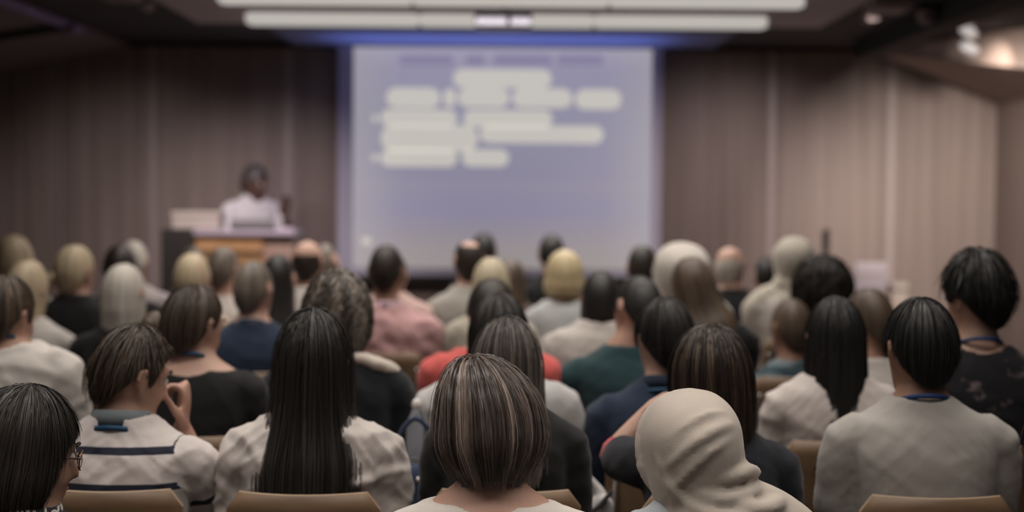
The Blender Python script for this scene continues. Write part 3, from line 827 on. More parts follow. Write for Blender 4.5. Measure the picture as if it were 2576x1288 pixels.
def wrinkle_post(seed, amp, neck=None, band=None, zc=None):
    def post(me):
        co = get_co(me); no = get_no(me)
        s = seed * 5.3
        d = np.empty(len(co), np.float32)
        for i, (x, y, z) in enumerate(co):
            a = nz(x * 6 + s, y * 6, z * 13)
            b = nz(x * 12 - s, y * 10, z * 24 + 6 * x)
            r = 1 - abs(nz(x * 7 + s + z * 5, y * 7, z * 11 - 4 * abs(x))) * 3.2
            sg = 1 if x > 0 else -1
            r2 = 1 - abs(nz(x * 15 - s + sg * z * 10, y * 10, z * 20 + sg * x * 16)) * 4
            r3 = 1 - abs(nz(x * 24 + s, y * 20, z * 38 - sg * x * 22)) * 4.5
            d[i] = amp * (a * .9 + b * .45 + max(0, r) * .7 + max(0, r2) * .45 + max(0, r3) * .15)
        co = co + no * d[:, None]
        if neck is not None:      # scooped neckline: tuck the cloth under the skin
            zc_, hw, dip, cy = neck
            x = co[:, 0]; lim = zc_ - dip * np.clip(1 - (x / hw) ** 2, 0, 1)
            m = (np.abs(x) < hw) & (co[:, 2] > lim) & (co[:, 1] < cy + .06)
            w = np.clip((co[:, 2] - lim) / .006, 0, 1) * m
            co[:, 1] += w * .028; co[:, 2] -= w * .012
        set_co(me, co)
        if band is not None:
            me.attributes.new('band', 'FLOAT', 'POINT').data.foreach_set('value', np.array([band(Vector(p)) for p in co], np.float32))
    return post

def ring_band(cx, cy, z, rx, ry, h, th, tiltf=0.0, n=36, flare=0.0):
    """a closed strap or collar round the neck; front drops by tiltf"""
    v, f = [], []
    for k in range(n):
        a = 2 * PI * k / n; c, s = math.cos(a), math.sin(a)
        dz = -tiltf * (s + 1) / 2
        for (r_, z_) in ((0, 0), (th + flare, -h), (flare + .000, -h), (-th, 0)):
            pass
        prof = ((th / 2, h / 2), (th / 2 + flare, -h / 2), (-th / 2 + flare, -h / 2), (-th / 2, h / 2))
        for (dr, dz2) in prof:
            v.append((cx + c * (rx + dr), cy + s * (ry + dr), z + dz + dz2))
    for k in range(n):
        for j in range(4):
            f.append((k * 4 + j, k * 4 + (j + 1) % 4, ((k + 1) % n) * 4 + (j + 1) % 4, ((k + 1) % n) * 4 + j))
    return v, f

def torso_rings(zs, k, grow, lean, sx, w, top=None, seat=.455):
    """torso from seat to neck; grow = cloth offset; w = waist scale"""
    Hh = zs - seat
    R = []
    for fr, rx, rf, rb in ((.0, .11, .09, .08), (.05, .165, .125, .115), (.20, .175, .130, .120), (.42, .155 * w, .118, .108), (.64, .163, .118, .112), (.80, .175, .115, .116), (.91, .178, .095, .108), (1.0, .166, .075, .092)):
        R.append((seat + Hh * fr, sx * fr, lean * fr - .012 * math.sin(PI * fr), rx * k + grow, rf * k + grow, rb * k + grow))
    for dz, rx, rf, rb in ((.022, .134, .060, .080), (.044, .098, .054, .070), (.066, .070, .050, .062), (.088, .058, .050, .056)):
        R.append((zs + dz, sx, lean + .004, rx * k + grow, rf * k + grow, rb * k + grow))
    if top is not None: R = [r for r in R if r[0] <= top + 1e-6]
    return R

PEOPLE = {}
def person(label, px, py, d, hair, top, skin=SKIN_L, sex='f', yaw=0, pitch=0, tilt=0, byaw=0, lean=0.0, sx=0.0, k=None, vox=.0165, cloth_vox=None,
           sleeve='long', neck='crew', arms=None, lanyard=None, collar=None, hoff=.016, amp=.004, band=None, stand=None, face=False, seed=None, hscale=.97,
           trousers=(0.03, 0.03, 0.035), headdx=0.0, cgrow=.010, group=None, shdrop=0.0, loose=1.0):
    seed = seed if seed is not None else len(PEOPLE) + 1
    P = at(px, py, d)
    k = k if k is not None else (1.0 if sex == 'm' else .87)
    ztop = P.z - hoff
    byr = rad(byaw)
    hd = Vector((sx + headdx, lean + .025, 0))               # head offset in the root's frame
    hw = Matrix.Rotation(byr, 3, 'Z') @ hd
    root = empty('person', (P.x - hw.x, d - hw.y, 0), byr)
    tag(root, label, 'person', group)
    Mh = Matrix.Translation((hd.x, hd.y, ztop - .118 * hscale)) @ Matrix.Rotation(rad(yaw), 4, 'Z') @ Matrix.Rotation(rad(tilt), 4, 'Y') @ Matrix.Rotation(rad(-pitch), 4, 'X') @ Matrix.Scale(hscale, 4)
    zs = ztop - (.292 if sex == 'm' else .276) - shdrop
    seat = .455 if not stand else .93
    sm = skin_mat(skin)
    shw = .182 * k
    nr = .055 if sex == 'm' else .047
    body = [loft(torso_rings(zs, k, 0, lean, sx, .95, seat=seat), 30, 3)]
    hc = Mh @ Vector((0, -.012, -.05))
    body.append(tube([(sx, lean - .004, zs + .02), (sx * .8 + hc.x * .2, (lean * .6 + hc.y * .4) - .004, zs + .075), hc], [nr * 1.12, nr, nr * .98], 16, 3))
    body += head_parts(Mh)
    cloth = []
    # arms
    fi = None
    armdata = {}
    for s, key in ((-1, 'L'), (1, 'R')):
        S = Vector((sx + s * shw, lean - .004, zs - .046))
        ov = (arms or {}).get(key)
        if ov:
            E, Wr, hdir, hn, curl = [Vector(q) if not isinstance(q, (int, float)) else q for q in ov]
        else:
            E = Vector((sx * .6 + s * (shw + .012 * k), lean * .55 + .075, zs - .315)); Wr = Vector((s * .115, .29, .655 if not stand else zs - .36))
            hdir = Vector((-s * .35, .9, -.15)); hn = Vector((0, 0, -1)); curl = .35
        ar = .050 * k
        U = S.lerp(E, .5) + Vector((s * .006, -.006, 0))
        body.append(tube([S - Vector((s * .06, 0, -.006)), S, U, E, E.lerp(Wr, .35), Wr], [ar * .9, ar * 1.08, ar * .92, ar * .78, ar * .80, ar * .52], 12, 3))
        body += hand(Wr, hdir, hn, s if not ov else s, curl)
        if s * 0 == 0:
            g = cgrow * loose
            base = [S - Vector((s * .065, 0, -.006)), S]
            if sleeve == 'long':
                cloth.append(tube(base + [U, E, E.lerp(Wr, .45), E.lerp(Wr, .9)], [ar + g * .6, ar * 1.03 + g, ar * .95 + g * 1.4, ar * .82 + g * 1.4, ar * .82 + g, ar * .58 + g], 14, 3))
            elif sleeve == 'short':
                q = S.lerp(E, .66)
                cloth.append(tube(base + [U, q], [ar + g * .6, ar * 1.03 + g, ar * .98 + g * 1.3, ar * .92 + g * 1.5], 14, 3))
            elif sleeve == 'half':
                cloth.append(tube(base + [U, E, E.lerp(Wr, .25)], [ar + g * .6, ar * 1.1 + g, ar * .97 + g * 1.4, ar * .86 + g * 1.5, ar * .84 + g * 1.4], 14, 3))
            elif sleeve == 'cap':
                cloth.append(tube(base + [S.lerp(E, .25)], [ar + g * .6, ar * 1.1 + g, ar + g], 14, 3))
            armdata[key] = (S, E, Wr)
    # legs
    if stand:
        for s in (-1, 1):
            body.append(tube([(s * .09, 0, .95), (s * .10, .01, .52), (s * .10, 0, .12)], [.085, .062, .042], 12, 3))
            body.append(tube([(s * .10, -.03, .05), (s * .10, .16, .035)], [.04, .032], 8, 2))
    else:
        for s in (-1, 1):
            body.append(tube([(s * .085, .02, .535), (s * .11, .25, .54), (s * .11, .385, .525), (s * .105, .40, .30), (s * .105, .37, .11)], [.078, .07, .058, .052, .038], 12, 3))
            body.append(tube([(s * .105, .35, .055), (s * .105, .50, .04)], [.036, .030], 8, 2))
    bo = fuse('body', body, sm, root, vox, 4)
    # clothes
    ntop = {'crew': zs + .066, 'high': zs + .090, 'wide': zs + .040, 'scoop': zs + .046, 'boat': zs + .052}[neck]
    w = 1.0 if sex == 'm' else .92
    cloth.append(loft(torso_rings(zs, k, cgrow * loose, lean, sx, w, ntop, seat=seat + (.022 if not stand else 0)), 34, 3))
    nk = None
    if neck == 'wide': nk = (zs + .060, .105 * k / .87, .050, lean)
    elif neck == 'scoop': nk = (zs + .058, .085, .026, lean)
    fuse('shirt' if not stand else 'shirt', cloth, top, root, cloth_vox or vox * .9, 4, wrinkle_post(seed, amp, nk, (lambda p: band(p, armdata)) if band else None))
    # trousers and shoes
    tm = fabric(trousers)
    if stand:
        pr = [loft([(.88, 0, 0, .165, .12, .115), (.95, 0, 0, .172, .125, .12), (1.05, 0, 0, .168, .122, .118)], 24, 2)]
        for s in (-1, 1): pr.append(tube([(s * .09, 0, .95), (s * .10, .01, .52), (s * .10, 0, .10)], [.10, .078, .066], 12, 3))
        fuse('trousers', pr, tm, root, .016, 3)
    else:
        if 'me' not in M_trousers:
            pr = [loft([(.4525, 0, .0, .13, .10, .09), (.475, 0, .0, .176, .134, .122), (.54, 0, .0, .190, .140, .130), (.60, 0, .0, .184, .136, .126)], 24, 2)]
            for s in (-1, 1): pr.append(tube([(s * .085, .02, .54), (s * .11, .25, .545), (s * .11, .385, .525), (s * .105, .40, .30), (s * .105, .375, .10)], [.086, .082, .072, .064, .058], 12, 3))
            me = mesh('trousers', pr); ob = bpy.data.objects.new('tmp', me); COL.objects.link(ob)
            md = ob.modifiers.new('r', 'REMESH'); md.mode = 'VOXEL'; md.voxel_size = .02
            dg = bpy.context.evaluated_depsgraph_get(); dg.update()
            M_trousers['me'] = bpy.data.meshes.new_from_object(ob.evaluated_get(dg)); bpy.data.objects.remove(ob)
            sh = []
            for s in (-1, 1): sh.append(mesh('shoe', [loft([(.002, s * .105, .42, .045, .12, .09), (.03, s * .105, .42, .048, .12, .09), (.06, s * .105, .40, .044, .08, .08), (.10, s * .105, .375, .046, .05, .06)], 16, 2)]))
            M_trousers['shoes'] = sh
        link('trousers', M_trousers['me'], tm, root)
        for sh in M_trousers['shoes']: link('shoe', sh, M_shoe, root)
    zn = zs + .070
    if collar is not None:
        link('collar', mesh('collar', [ring_band(sx, lean - .002, zn + .000, nr * 1.10 + .007, nr * 1.10 + .007, .036, .006, .02, flare=.010)]), collar, root)
    if lanyard is not None:
        link('lanyard', mesh('lanyard', [ring_band(sx, lean - .004, zs + .071 + (.004 if collar is None else -.024), nr * 1.12 + (.004 if collar is None else .017), nr * 1.12 + (.005 if collar is None else .020), 0.011, .003, .05, flare=.004)]), lanyard, root)
    if hair is not None:
        st = dict(hair); style = st.pop('style'); hm = hair_mat(st.pop('dark'), st.pop('light'), st.pop('gloss', .42))
        bun = st.pop('bun', None); pony = st.pop('pony', None)
        ho, hs = make_hair(root, Mh, style, hm, seed, **st)
        if bun:
            c, r = Vector(bun[0]), bun[1]
            pts = [];rr = []
            for q in range(22):
                a = q * .75; qq = q / 21
                pts.append(Mh @ (c + Vector((math.cos(a) * r * (.65 - .5 * qq), -r * .2 - r * .55 * qq, math.sin(a) * r * (.65 - .5 * qq))))); rr.append(r * (.42 - .08 * qq))
            me = mesh('bun', [tube(pts, rr, 10, 2), blob(Mh @ c, (r * .8, r * .8, r * .8))])
            me.attributes.new('rnd', 'FLOAT', 'POINT').data.foreach_set('value', np.random.default_rng(seed).uniform(.1, .6, len(me.vertices)).astype(np.float32))
            link('bun', me, hm, root)
        if pony:
            me = mesh('ponytail', [tube([Mh @ Vector(q[:3]) for q in pony], [q[3] for q in pony], 14, 4, .7)])
            co = get_co(me); vv = [.35 + .6 * nz(c[0] * 60, c[1] * 60, c[2] * 6) for c in co]
            co = co + get_no(me) * (np.array([.007 * nz(c[0] * 50, c[1] * 50, c[2] * 9) for c in co])[:, None]); set_co(me, co)
            me.attributes.new('rnd', 'FLOAT', 'POINT').data.foreach_set('value', np.clip(np.array(vv, np.float32), 0, 1))
            link('ponytail', me, hm, root)
        if face: face_parts(root, Mh, hm)
    PEOPLE[label] = (root, Mh, zs, shw, armdata, lean, sx)
    return root, Mh, zs, armdata

def headscarf(root, Mh, zs, lean, sx, k, mat, seed, sc=1.0, vox=.010, fold=.005, hero=False, cape=.10):
    """cloth wound round the head, gathered at the neck and spread over the shoulders"""
    p = [loft([(-.150, 0, .0, .066 * sc, .05, .080), (-.10, 0, -.002, .083 * sc, .066, .100 * sc), (-.05, 0, -.006, .093 * sc, .072, .118 * sc), (0, 0, -.010, .097 * sc, .078, .128 * sc), (.05, 0, -.012, .096 * sc, .088, .124 * sc),
                  (.09, 0, -.010, .080 * sc, .086, .102 * sc), (.118, 0, -.006, .054 * sc, .062, .066 * sc), (.132, 0, -.004, .018, .022, .022)], 32, 3, Mh)]
    hb = Mh @ Vector((0, -.02, -.12))
    p.append(tube([hb + Vector((0, .01, .05)), hb.lerp(Vector((sx, lean, zs + .03)), .5), Vector((sx, lean, zs + .01))], [.074, .080, .095], 18, 3))
    # rim round the face and wound folds at the neck
    rim = [Mh @ Vector((math.sin(a) * .090 * sc, .070 + .012 * math.cos(a), -.002 + math.cos(a) * .115)) for a in np.linspace(-2.7, 2.7, 15)]
    p.append(tube(rim, [.013] * 15, 8, 2))
    for (dz, r_, tl) in ((.030, .088, .02), (.058, .082, -.025)):
        pts = [(sx + math.cos(a) * (r_ + .008), lean + math.sin(a) * (r_ - .004), zs + dz + tl * math.cos(a) + .008 * math.sin(3 * a)) for a in np.linspace(0, 2 * PI, 22)]
        p.append(tube(pts, [.020 + .005 * math.sin(i * 1.7) for i in range(22)], 8, 2))
    R = [r for r in torso_rings(zs, k, .020, lean, sx, 1.0, zs + .09) if r[0] > zs - cape]
    if hero: R = [(r[0], r[1] + .035, r[2], r[3] * .80, r[4], r[5]) for r in R]
    R = [(R[0][0] - .02, R[0][1], R[0][2], R[0][3] + .012, R[0][4] + .006, R[0][5] + .008)] + R
    p.append(loft(R, 34, 3))
    for s in ((1,) if hero else (-1, 1)):
        p.append(tube([(sx + s * .05, lean - .005, zs + .035), (sx + s * .13 * k, lean - .004, zs + .0), (sx + s * .20 * k, lean, zs - .045), (sx + s * .215 * k, lean + .01, zs - .045 - cape * .6)], [.06, .066, .064, .058], 14, 3))
    if hero:
        for pts, r_ in HERO_FOLDS(Mh, zs, lean, sx, k): p.append(tube(pts, r_, 8, 3))
    def post(me):
        co = get_co(me); no = get_no(me); s = seed * 4.1
        d = np.array([fold * (nz(x * 9 + s, y * 9, z * 5) * .5 + max(0, 1 - abs(nz(x * 6 + s + z * 4, y * 6, z * 9 + x * 5)) * 4) * (.9 if z < zs + .10 else .25)) for x, y, z in co], np.float32)
        set_co(me, co + no * d[:, None])
    return fuse('headscarf', p, mat, root, vox, 2 if hero else 3, post)
# ------------------------------------------------------------------ colours
HK = dict(dark=(.014, .0135, .0125), light=(.036, .033, .031))          # black
HKB = dict(dark=(.015, .013, .0115), light=(.058, .045, .037))        # very dark brown
HB = dict(dark=(.035, .025, .019), light=(.21, .150, .105))          # brown
HBL = dict(dark=(.42, .33, .21), light=(.80, .68, .48))             # blond
HG = dict(dark=(.42, .39, .34), light=(.80, .75, .67))              # grey
HGB = dict(dark=(.050, .041, .033), light=(.36, .30, .245))          # greying brown
BLUE_L = plain('lanyard_blue', (0.010, 0.065, 0.14), .6)
BLUE_D = plain('lanyard_dark_blue', (0.012, 0.045, 0.15), .6)
T_WHITE = fabric((.62, .58, .54)); T_CREAM = fabric((.62, .55, .48)); T_BLACK = fabric((.017, .017, .018)); T_NAVY = fabric((.022, .034, .062))
T_GREY = fabric((.42, .405, .39)); T_GREYG = fabric((.40, .39, .35)); T_PALEBLUE = fabric((.48, .50, .50)); T_DGREEN = fabric((.025, .055, .062))
T_OLIVE = fabric((.46, .43, .35)); T_RED = fabric((.60, .12, .11)); T_PINK = fabric((.56, .34, .33)); T_PINKP = fabric((.62, .44, .40))
T_BEIGEG = fabric((.52, .49, .46))
def hs_(style, col, **k):
    d = dict(style=style); d.update(col); d.update(k); return d

# ================= row A: in focus
rA1 = person('person in white ribbed wide-necked top, sitting upright between black top and linen headscarf', 1236, 905, 3.06,
       hs_('bob', dict(dark=(.020, .0145, .0135), light=(.40, .31, .26)), gloss=.30, strands=6500, ridge=.014, srad=.00055, streak=(.14, .62), fly=1.0, sc=(.925, 1.0, 1.0), extra=dict(crown=-.026, r0=(.110, .104, .120, -.006), low=[(-.025, .110, .104, .122, -.008), (-.05, .100, .098, .115, -.008), (-.073, .086, .088, .102, -.008), (-.100, .064, .07, .080, -.008), (-.13, .044, .05, .055, -.008)], tip=[(0, -.108), (.8, -.107), (1.5, -.104), (2.15, -.098), (2.35, .02), (2.6, .055), (PI, .065)])),
       fabric((.62, .58, .53), (.54, .50, .46), 'rib'), SKIN_M, vox=.009, cloth_vox=.008, sleeve='cap', neck='wide', amp=.003, hoff=.022, yaw=-4, tilt=-4, pitch=10, lanyard=BLUE_D, shdrop=-.005, seed=11)
# lanyard glimpse under the hair
hj = person('person in tan linen headscarf over pale blue denim shirt, head tilted', 1742, 972, 3.2, None, fabric((.40, .44, .47)), SKIN_M, vox=.010, cloth_vox=.009,
       neck='crew', amp=.003, hoff=.018, tilt=-9, pitch=4, yaw=6, headdx=-.035, sx=.02, seed=12, shdrop=-.03)
M_linen = fabric((.47, .415, .36), bump=.22)
def HERO_FOLDS(Mh, zs, lean, sx, k):
    out = []
    def sy(x, z):
        zz = [-.135, -.10, -.05, 0, .05, .09, .118, .132]
        rx = np.interp(z, zz, [.072, .083, .093, .097, .096, .080, .054, .018]) * 1.06; rb = np.interp(z, zz, [.084, .100, .118, .128, .124, .102, .066, .022]) * 1.06
        return -.010 - rb * math.sqrt(max(0.02, 1 - min(.98, (x / rx) ** 2)))
    for zl, zm, zr, r_, e in ((-.02, .058, .066, .0095, .001), (-.08, .030, .040, .0075, .001), (.03, .092, .088, .0065, .001)):
        pts = []
        for i in range(9):
            u = i / 8; x = -.086 + .168 * u
            z = zl * (1 - u) ** 2.2 + zm * (1 - (1 - u) ** 2.2 - u ** 3) + zr * u ** 3 - (.02 * u ** 5)
            x *= min(1, (np.interp(z, [0, .05, .09, .118], [.097, .096, .080, .054]) * .96) / .086)
            pts.append(Mh @ Vector((x, sy(x, z) - e, z)))
        out.append((pts, [r_ * (.5 + math.sin(PI * (i + .5) / 9)) for i in range(9)]))
    # hanging folds on the sides
    for x0, x1, za, zb2 in ((-.088, -.060, .03, -.115), (-.075, -.040, -.02, -.118), (.088, .070, .02, -.11)):
        pts = [Mh @ Vector((x0 + (x1 - x0) * u, sy(x0 + (x1 - x0) * u, za + (zb2 - za) * u) * 1.0, za + (zb2 - za) * u)) for u in np.linspace(0, 1, 6)]
        out.append((pts, [.005, .009, .010, .010, .009, .005]))
    # swags from the neck over the back and the right shoulder
    for i, (xa, za, xb, zb2, sag, r_) in enumerate(((-.085, .100, .10, .085, .035, .015), (-.085, .075, .12, .060, .045, .014), (-.08, .050, .14, .030, .050, .013), (-.05, .115, .09, .120, .018, .016), (.02, .055, .15, .050, .015, .017), (-.06, .02, .13, -.005, .045, .012))):
        pts = []
        for u in np.linspace(0, 1, 8):
            x = xa + (xb - xa) * u; z = zs + za + (zb2 - za) * u - sag * math.sin(PI * u)
            r = np.interp(z - zs, [-.05, 0, .03, .06, .10], [.125, .118, .108, .092, .084]); hw = np.interp(z - zs, [-.05, 0, .03, .06, .10], [.22, .20, .17, .125, .10])
            pts.append(Vector((sx + x, lean - (r + .004) * math.sqrt(max(.03, 1 - min(.97, (x / hw) ** 2))) + .03 * abs(2 * u - 1) ** 3, z - .02 * abs(2 * u - 1) ** 4)))
        out.append((pts, [r_ * .6] + [r_] * 6 + [r_ * .6]))
    return out
headscarf(hj[0], hj[1], hj[2], 0.0, .02, .87, M_linen, 3, 1.06, .0065, .0035, hero=True, cape=.07)

da = person('person with round glasses in black top with zebra-patterned neck band', 62, 975, 3.10,
       hs_('bob', HKB, strands=4200, ridge=.03, srad=.0006, streak=(.12, .35), fly=.5, sc=(1.02, 1.04, .95), extra=dict(tip=[(0, -.132), (.8, -.130), (1.5, -.128), (1.85, -.11), (2.05, -.02), (2.25, .03), (2.6, .045), (PI, .06)])), T_BLACK, SKIN_M, vox=.010, cloth_vox=.010, yaw=-58, pitch=8, hoff=.022, face=True, seed=13, sleeve='long', neck='crew', shdrop=-.005)
link('neck_band', mesh('neck_band', [ring_band(0, -.004, da[2] + .050, .074, .074, .045, .006, .01, flare=.016)]), fabric((.03, .03, .03), (.52, .50, .46), 'zebra'), da[0])
def glasses(root, M, m=None):
    parts = []
    for s in (-1, 1):
        parts.append(tube([M @ Vector((s * .033 + .024 * math.cos(a), .106 - .012 * abs(math.cos(a)) * (1 if math.cos(a) * s > 0 else 0), .004 + .020 * math.sin(a))) for a in np.linspace(0, 2 * PI, 17)], [.0017] * 17, 6, 1))
        parts.append(tube([M @ Vector((s * .057, .096, .010)), M @ Vector((s * .078, .06, .012)), M @ Vector((s * .083, -.005, .010))], [.0018] * 3, 6, 2))
    parts.append(tube([M @ Vector((-.009, .108, .008)), M @ Vector((.009, .108, .008))], [.0016] * 2, 6, 2))
    g = link('glasses', mesh('glasses', parts), plain('glasses_metal', (.22, .13, .10), .3, .8), root)
    gm, nt, b = new_mat('lens_glass'); b.inputs['Transmission Weight'].default_value = 1; b.inputs['IOR'].default_value = 1.06; b.inputs['Roughness'].default_value = .02; b.inputs['Base Color'].default_value = (1, 1, 1, 1)
    for s in (-1, 1):
        link('lens', mesh('lens', [blob((0, 0, 0), (.0225, .0012, .0185))]), gm, g).matrix_local = M @ Matrix.Translation((s * .033, .101, .004))
glasses(da[0], da[1])
person('person in mauve sleeve seated at the edge beside the grey T-shirt', 2712, 985, 3.10, hs_('thick', HKB, strands=1500, srad=.0007, ridge=.05, fly=.6, sc=(1.06, 1.06, 1.0)), fabric((.34, .26, .29)), SKIN_L, vox=.011, sleeve='short', k=.85, seed=14)

# ================= row B
st_z = at(300, 1124, 3.80).z
def stripe_band(p, arms):
    S, E, Wr = arms['R'] if p.x > 0 else arms['L']
    ax = E - S; t = (p - S).dot(ax) / ax.length_squared
    q = S + ax * max(0, min(1, t))
    if (p - q).length < .078 and abs(p.x) > .150: return (max(0, t) * ax.length + .02) / .085
    return (st_z - p.z) / .085
rS = person('person in white polo with navy stripes and grey collar, resting cheek on hand', 330, 826, 3.92,
       hs_('short', HB, strands=3000, ridge=.05, srad=.0009, streak=(.10, .35), fly=1.2, curl=.0015), fabric((.62, .565, .54), (.022, .026, .042), 'stripes'), SKIN_M, 'm', yaw=-42, pitch=12, tilt=3, byaw=-6,
       vox=.0075, cloth_vox=.0075, sleeve='short', band=stripe_band, amp=.006, lanyard=BLUE_L, collar=fabric((.20, .235, .25)), face=True, seed=15, shdrop=-.03, hscale=.92,
       arms=dict(R=((.20, .17, .64), (.105, .150, .895), (.05, .06, 1.0), (-1.0, -.25, .1), 1.15)), headdx=.015)
lw = person('person in loose cream blouse hunched over in front of an empty gap', 788, 788, 3.90,
       hs_('long', HKB, strands=4200, ridge=.035, srad=.0009, streak=(.10, .25), fly=1.2, sc=(1.0, 1.0, 1.0)), fabric((.60, .545, .51)), SKIN_L, vox=.010, cloth_vox=.008, amp=.011, loose=1.7, seed=16, pitch=4, k=.90)
lw[0]['label'] = 'person in loose crinkled cream blouse beside the navy-striped polo'
kb = person('person in plain black top seated directly before the white ribbed top', 1275, 806, 3.95,
       hs_('midlong', dict(dark=(.028, .024, .022), light=(.30, .25, .215)), strands=2200, ridge=.03, srad=.0009, streak=(.10, .45), fly=.8, sc=(.97, 1, 1)), T_BLACK, SKIN_L, vox=.011, sleeve='long', seed=17, shdrop=-.035, pitch=10, k=.84)
bw = person('person in black jacket with bare raised forearm seated before the linen headscarf', 1788, 825, 3.92,
       hs_('chin', dict(dark=(.016, .011, .009), light=(.17, .11, .07)), strands=2600, ridge=.02, srad=.0009, streak=(.05, .45), fly=.6, sc=(1.10, 1.06, 1.0)), fabric((.020, .022, .028)), SKIN_L, vox=.0085, cloth_vox=.010, yaw=14, pitch=6, sleeve='short', seed=18, amp=.005, k=.90,
       arms=dict(L=((-.225, .15, .835), (-.120, .15, .965), (.75, .45, .35), (.5, -.2, -.5), .8)))
Eb = bw[3]['L'][1]; Wb = bw[3]['L'][2]
link('wristband', mesh('wristband', [tube([Eb + (Wb - Eb) * .02, Eb + (Wb - Eb) * .14], [.042, .040], 14, 2)]), fabric((.50, .10, .12)), bw[0])
gm_ = person('person in short-sleeved grey T-shirt with dark blue lanyard', 2316, 755, 3.92,
       hs_('short', HK, strands=3000, ridge=.02, srad=.0008, streak=(.15, .3), fly=.7, sc=(1.03, 1.02, 1.0)), fabric((.41, .385, .355)), SKIN_T, 'm', vox=.0085, cloth_vox=.0085, sleeve='short', neck='crew', lanyard=BLUE_D, amp=.0026, seed=19, yaw=8, k=.99, shdrop=-.008)

# ================= row C
person('person in white puff-sleeved shirt with light blue lanyard at the far aisle', 12, 694, 4.75, hs_('short', HB, strands=900, srad=.0013, ridge=.05, sc=(1.04, 1.08, 1)), T_WHITE, SKIN_M, yaw=-22, lanyard=BLUE_L, vox=.011, loose=2.6, amp=.006, shdrop=-.05, neck='scoop', k=.92, seed=21)
person('person in black wide-necked top with blue lanyard, looking aside', 486, 716, 4.75, hs_('tied', HB, strands=900, srad=.0013, ridge=.03, streak=(.1, .35), bun=((-.072, -.085, -.01), .048), sc=(1.06, 1.06, 1.02)), T_BLACK, SKIN_L, yaw=-32, pitch=10, vox=.011, neck='wide', lanyard=BLUE_L, face=True, seed=22, k=.95, shdrop=-.02)
cu_ = person('person in black jacket with cream scarf end over one shoulder', 850, 700, 4.88, hs_('curly', HGB, strands=1800, srad=.0028, ridge=.05, rough=.12, curl=.010, streak=(.05, .55), sc=(1.0, 1, 1.05)), fabric((.016, .018, .022)), SKIN_M, yaw=-12, vox=.011, neck='wide', seed=23, k=.96, shdrop=-.01)
_z = cu_[2]
fuse('scarf', [tube([(.045, -.055, _z + .050), (.095, -.062, _z + .040), (.145, -.045, _z + .020), (.178, .005, _z - .010), (.185, .05, _z - .06)], [.018, .026, .028, .026, .02], 12, 3, .6)], T_CREAM, cu_[0], .008, 2, wrinkle_post(9, .006))
person('person in pale grey top with wide round shoulders seated before the plain black top', 1255, 742, 4.75, hs_('chin', HKB, strands=900, srad=.0013, ridge=.02, streak=(.1, .25), sc=(1.0, 1.02, 1.15)), fabric((.50, .49, .48)), SKIN_L, vox=.012, seed=24, loose=1.6, k=1.0, shdrop=-.01)
person('person in navy polo shirt with collar and blue lanyard, leaning toward the pale sweater', 1672, 750, 4.75, hs_('short', HK, strands=900, srad=.0012, ridge=.02, sc=(1.08, 1.08, 1.0)), T_NAVY, SKIN_L, 'm', yaw=16, vox=.011, sleeve='short', collar=T_NAVY, lanyard=BLUE_L, seed=25, tilt=-2, k=.97)
person('person in thin white long-sleeved blouse beside the grey T-shirt', 2102, 750, 4.75, hs_('midlong', HK, strands=1300, srad=.0012, ridge=.03, streak=(.1, .25), sc=(1.0, 1.0, .98)), fabric((.60, .545, .51)), SKIN_M, vox=.010, cloth_vox=.009, amp=.005, loose=1.2, neck='scoop', seed=26, k=.88, shdrop=-.02)
person('person in black floral-print shirt with blue lanyard, sitting tall and looking aside', 2458, 646, 4.70, hs_('thick', HK, strands=1300, srad=.0014, ridge=.05, rough=.02, curl=.002, fly=1.5), fabric((.020, .020, .024), (.20, .16, .16), 'blotch'), SKIN_L, 'm', yaw=26, pitch=2, vox=.011, sleeve='short', neck='scoop', lanyard=BLUE_D, face=True, seed=27, k=.93)

# ================= row D
person('person in bright red top seated before the pale grey round-shouldered top', 1236, 698, 5.57, hs_('short', HKB, sc=(1.08, 1.05, 1)), T_RED, SKIN_L, vox=.013, sleeve='cap', neck='scoop', seed=31, k=1.0, yaw=10, loose=2.0)
person('person in dark teal green shirt seated before the navy polo shirt', 1604, 692, 5.57, hs_('short', HK, sc=(.98, 1.05, 1.1)), T_DGREEN, SKIN_M, 'm', vox=.013, yaw=26, pitch=10, tilt=6, seed=32, sx=-.05, headdx=.04, sleeve='long')
person('person in plain white T-shirt with head turned aside, seated before the grey T-shirt', 2186, 724, 5.57, hs_('short', HB, ridge=.03), T_WHITE, SKIN_M, 'm', vox=.013, yaw=34, pitch=8, seed=33, face=True, k=.92, sleeve='short')

# ================= row E
person('person in navy shirt with bright blue lanyard', 638, 655, 6.4, hs_('short', HGB, ridge=.03, sc=(.98, 1, 1)), T_NAVY, SKIN_L, 'm', yaw=-14, lanyard=BLUE_L, seed=41, sleeve='long', k=1.05)
person('person in black top with broad white collar', 312, 664, 6.4, hs_('chin', HG, ridge=.06, sc=(.98, 1, 1.0)), T_BLACK, SKIN_L, seed=42, collar=T_WHITE, yaw=-8)
person('person in white finely striped top at the far aisle', 68, 655, 6.46, hs_('midlong', HBL, ridge=.06, sc=(.95, 1, .85)), fabric((.60, .56, .52), (.45, .42, .40), 'fine_stripes'), SKIN_L, seed=43, yaw=-16, tilt=6)
person('person in thick pale beige sweater', 1512, 682, 6.4, hs_('chin', HK, ridge=.015, sc=(.94, .98, .95)), fabric((.55, .51, .47)), SKIN_L, seed=44, loose=2.2, amp=.007, shdrop=-.03, k=.95)
person('person in black off-shoulder top with bare shoulder', 1748, 645, 6.48, hs_('long', HB, ridge=.07, rough=.03, sc=(1.06, 1.0, .62), streak=(.3, .5)), T_BLACK, SKIN_L, seed=45, k=.80, tilt=-14, neck='wide', sx=.07, headdx=-.07)
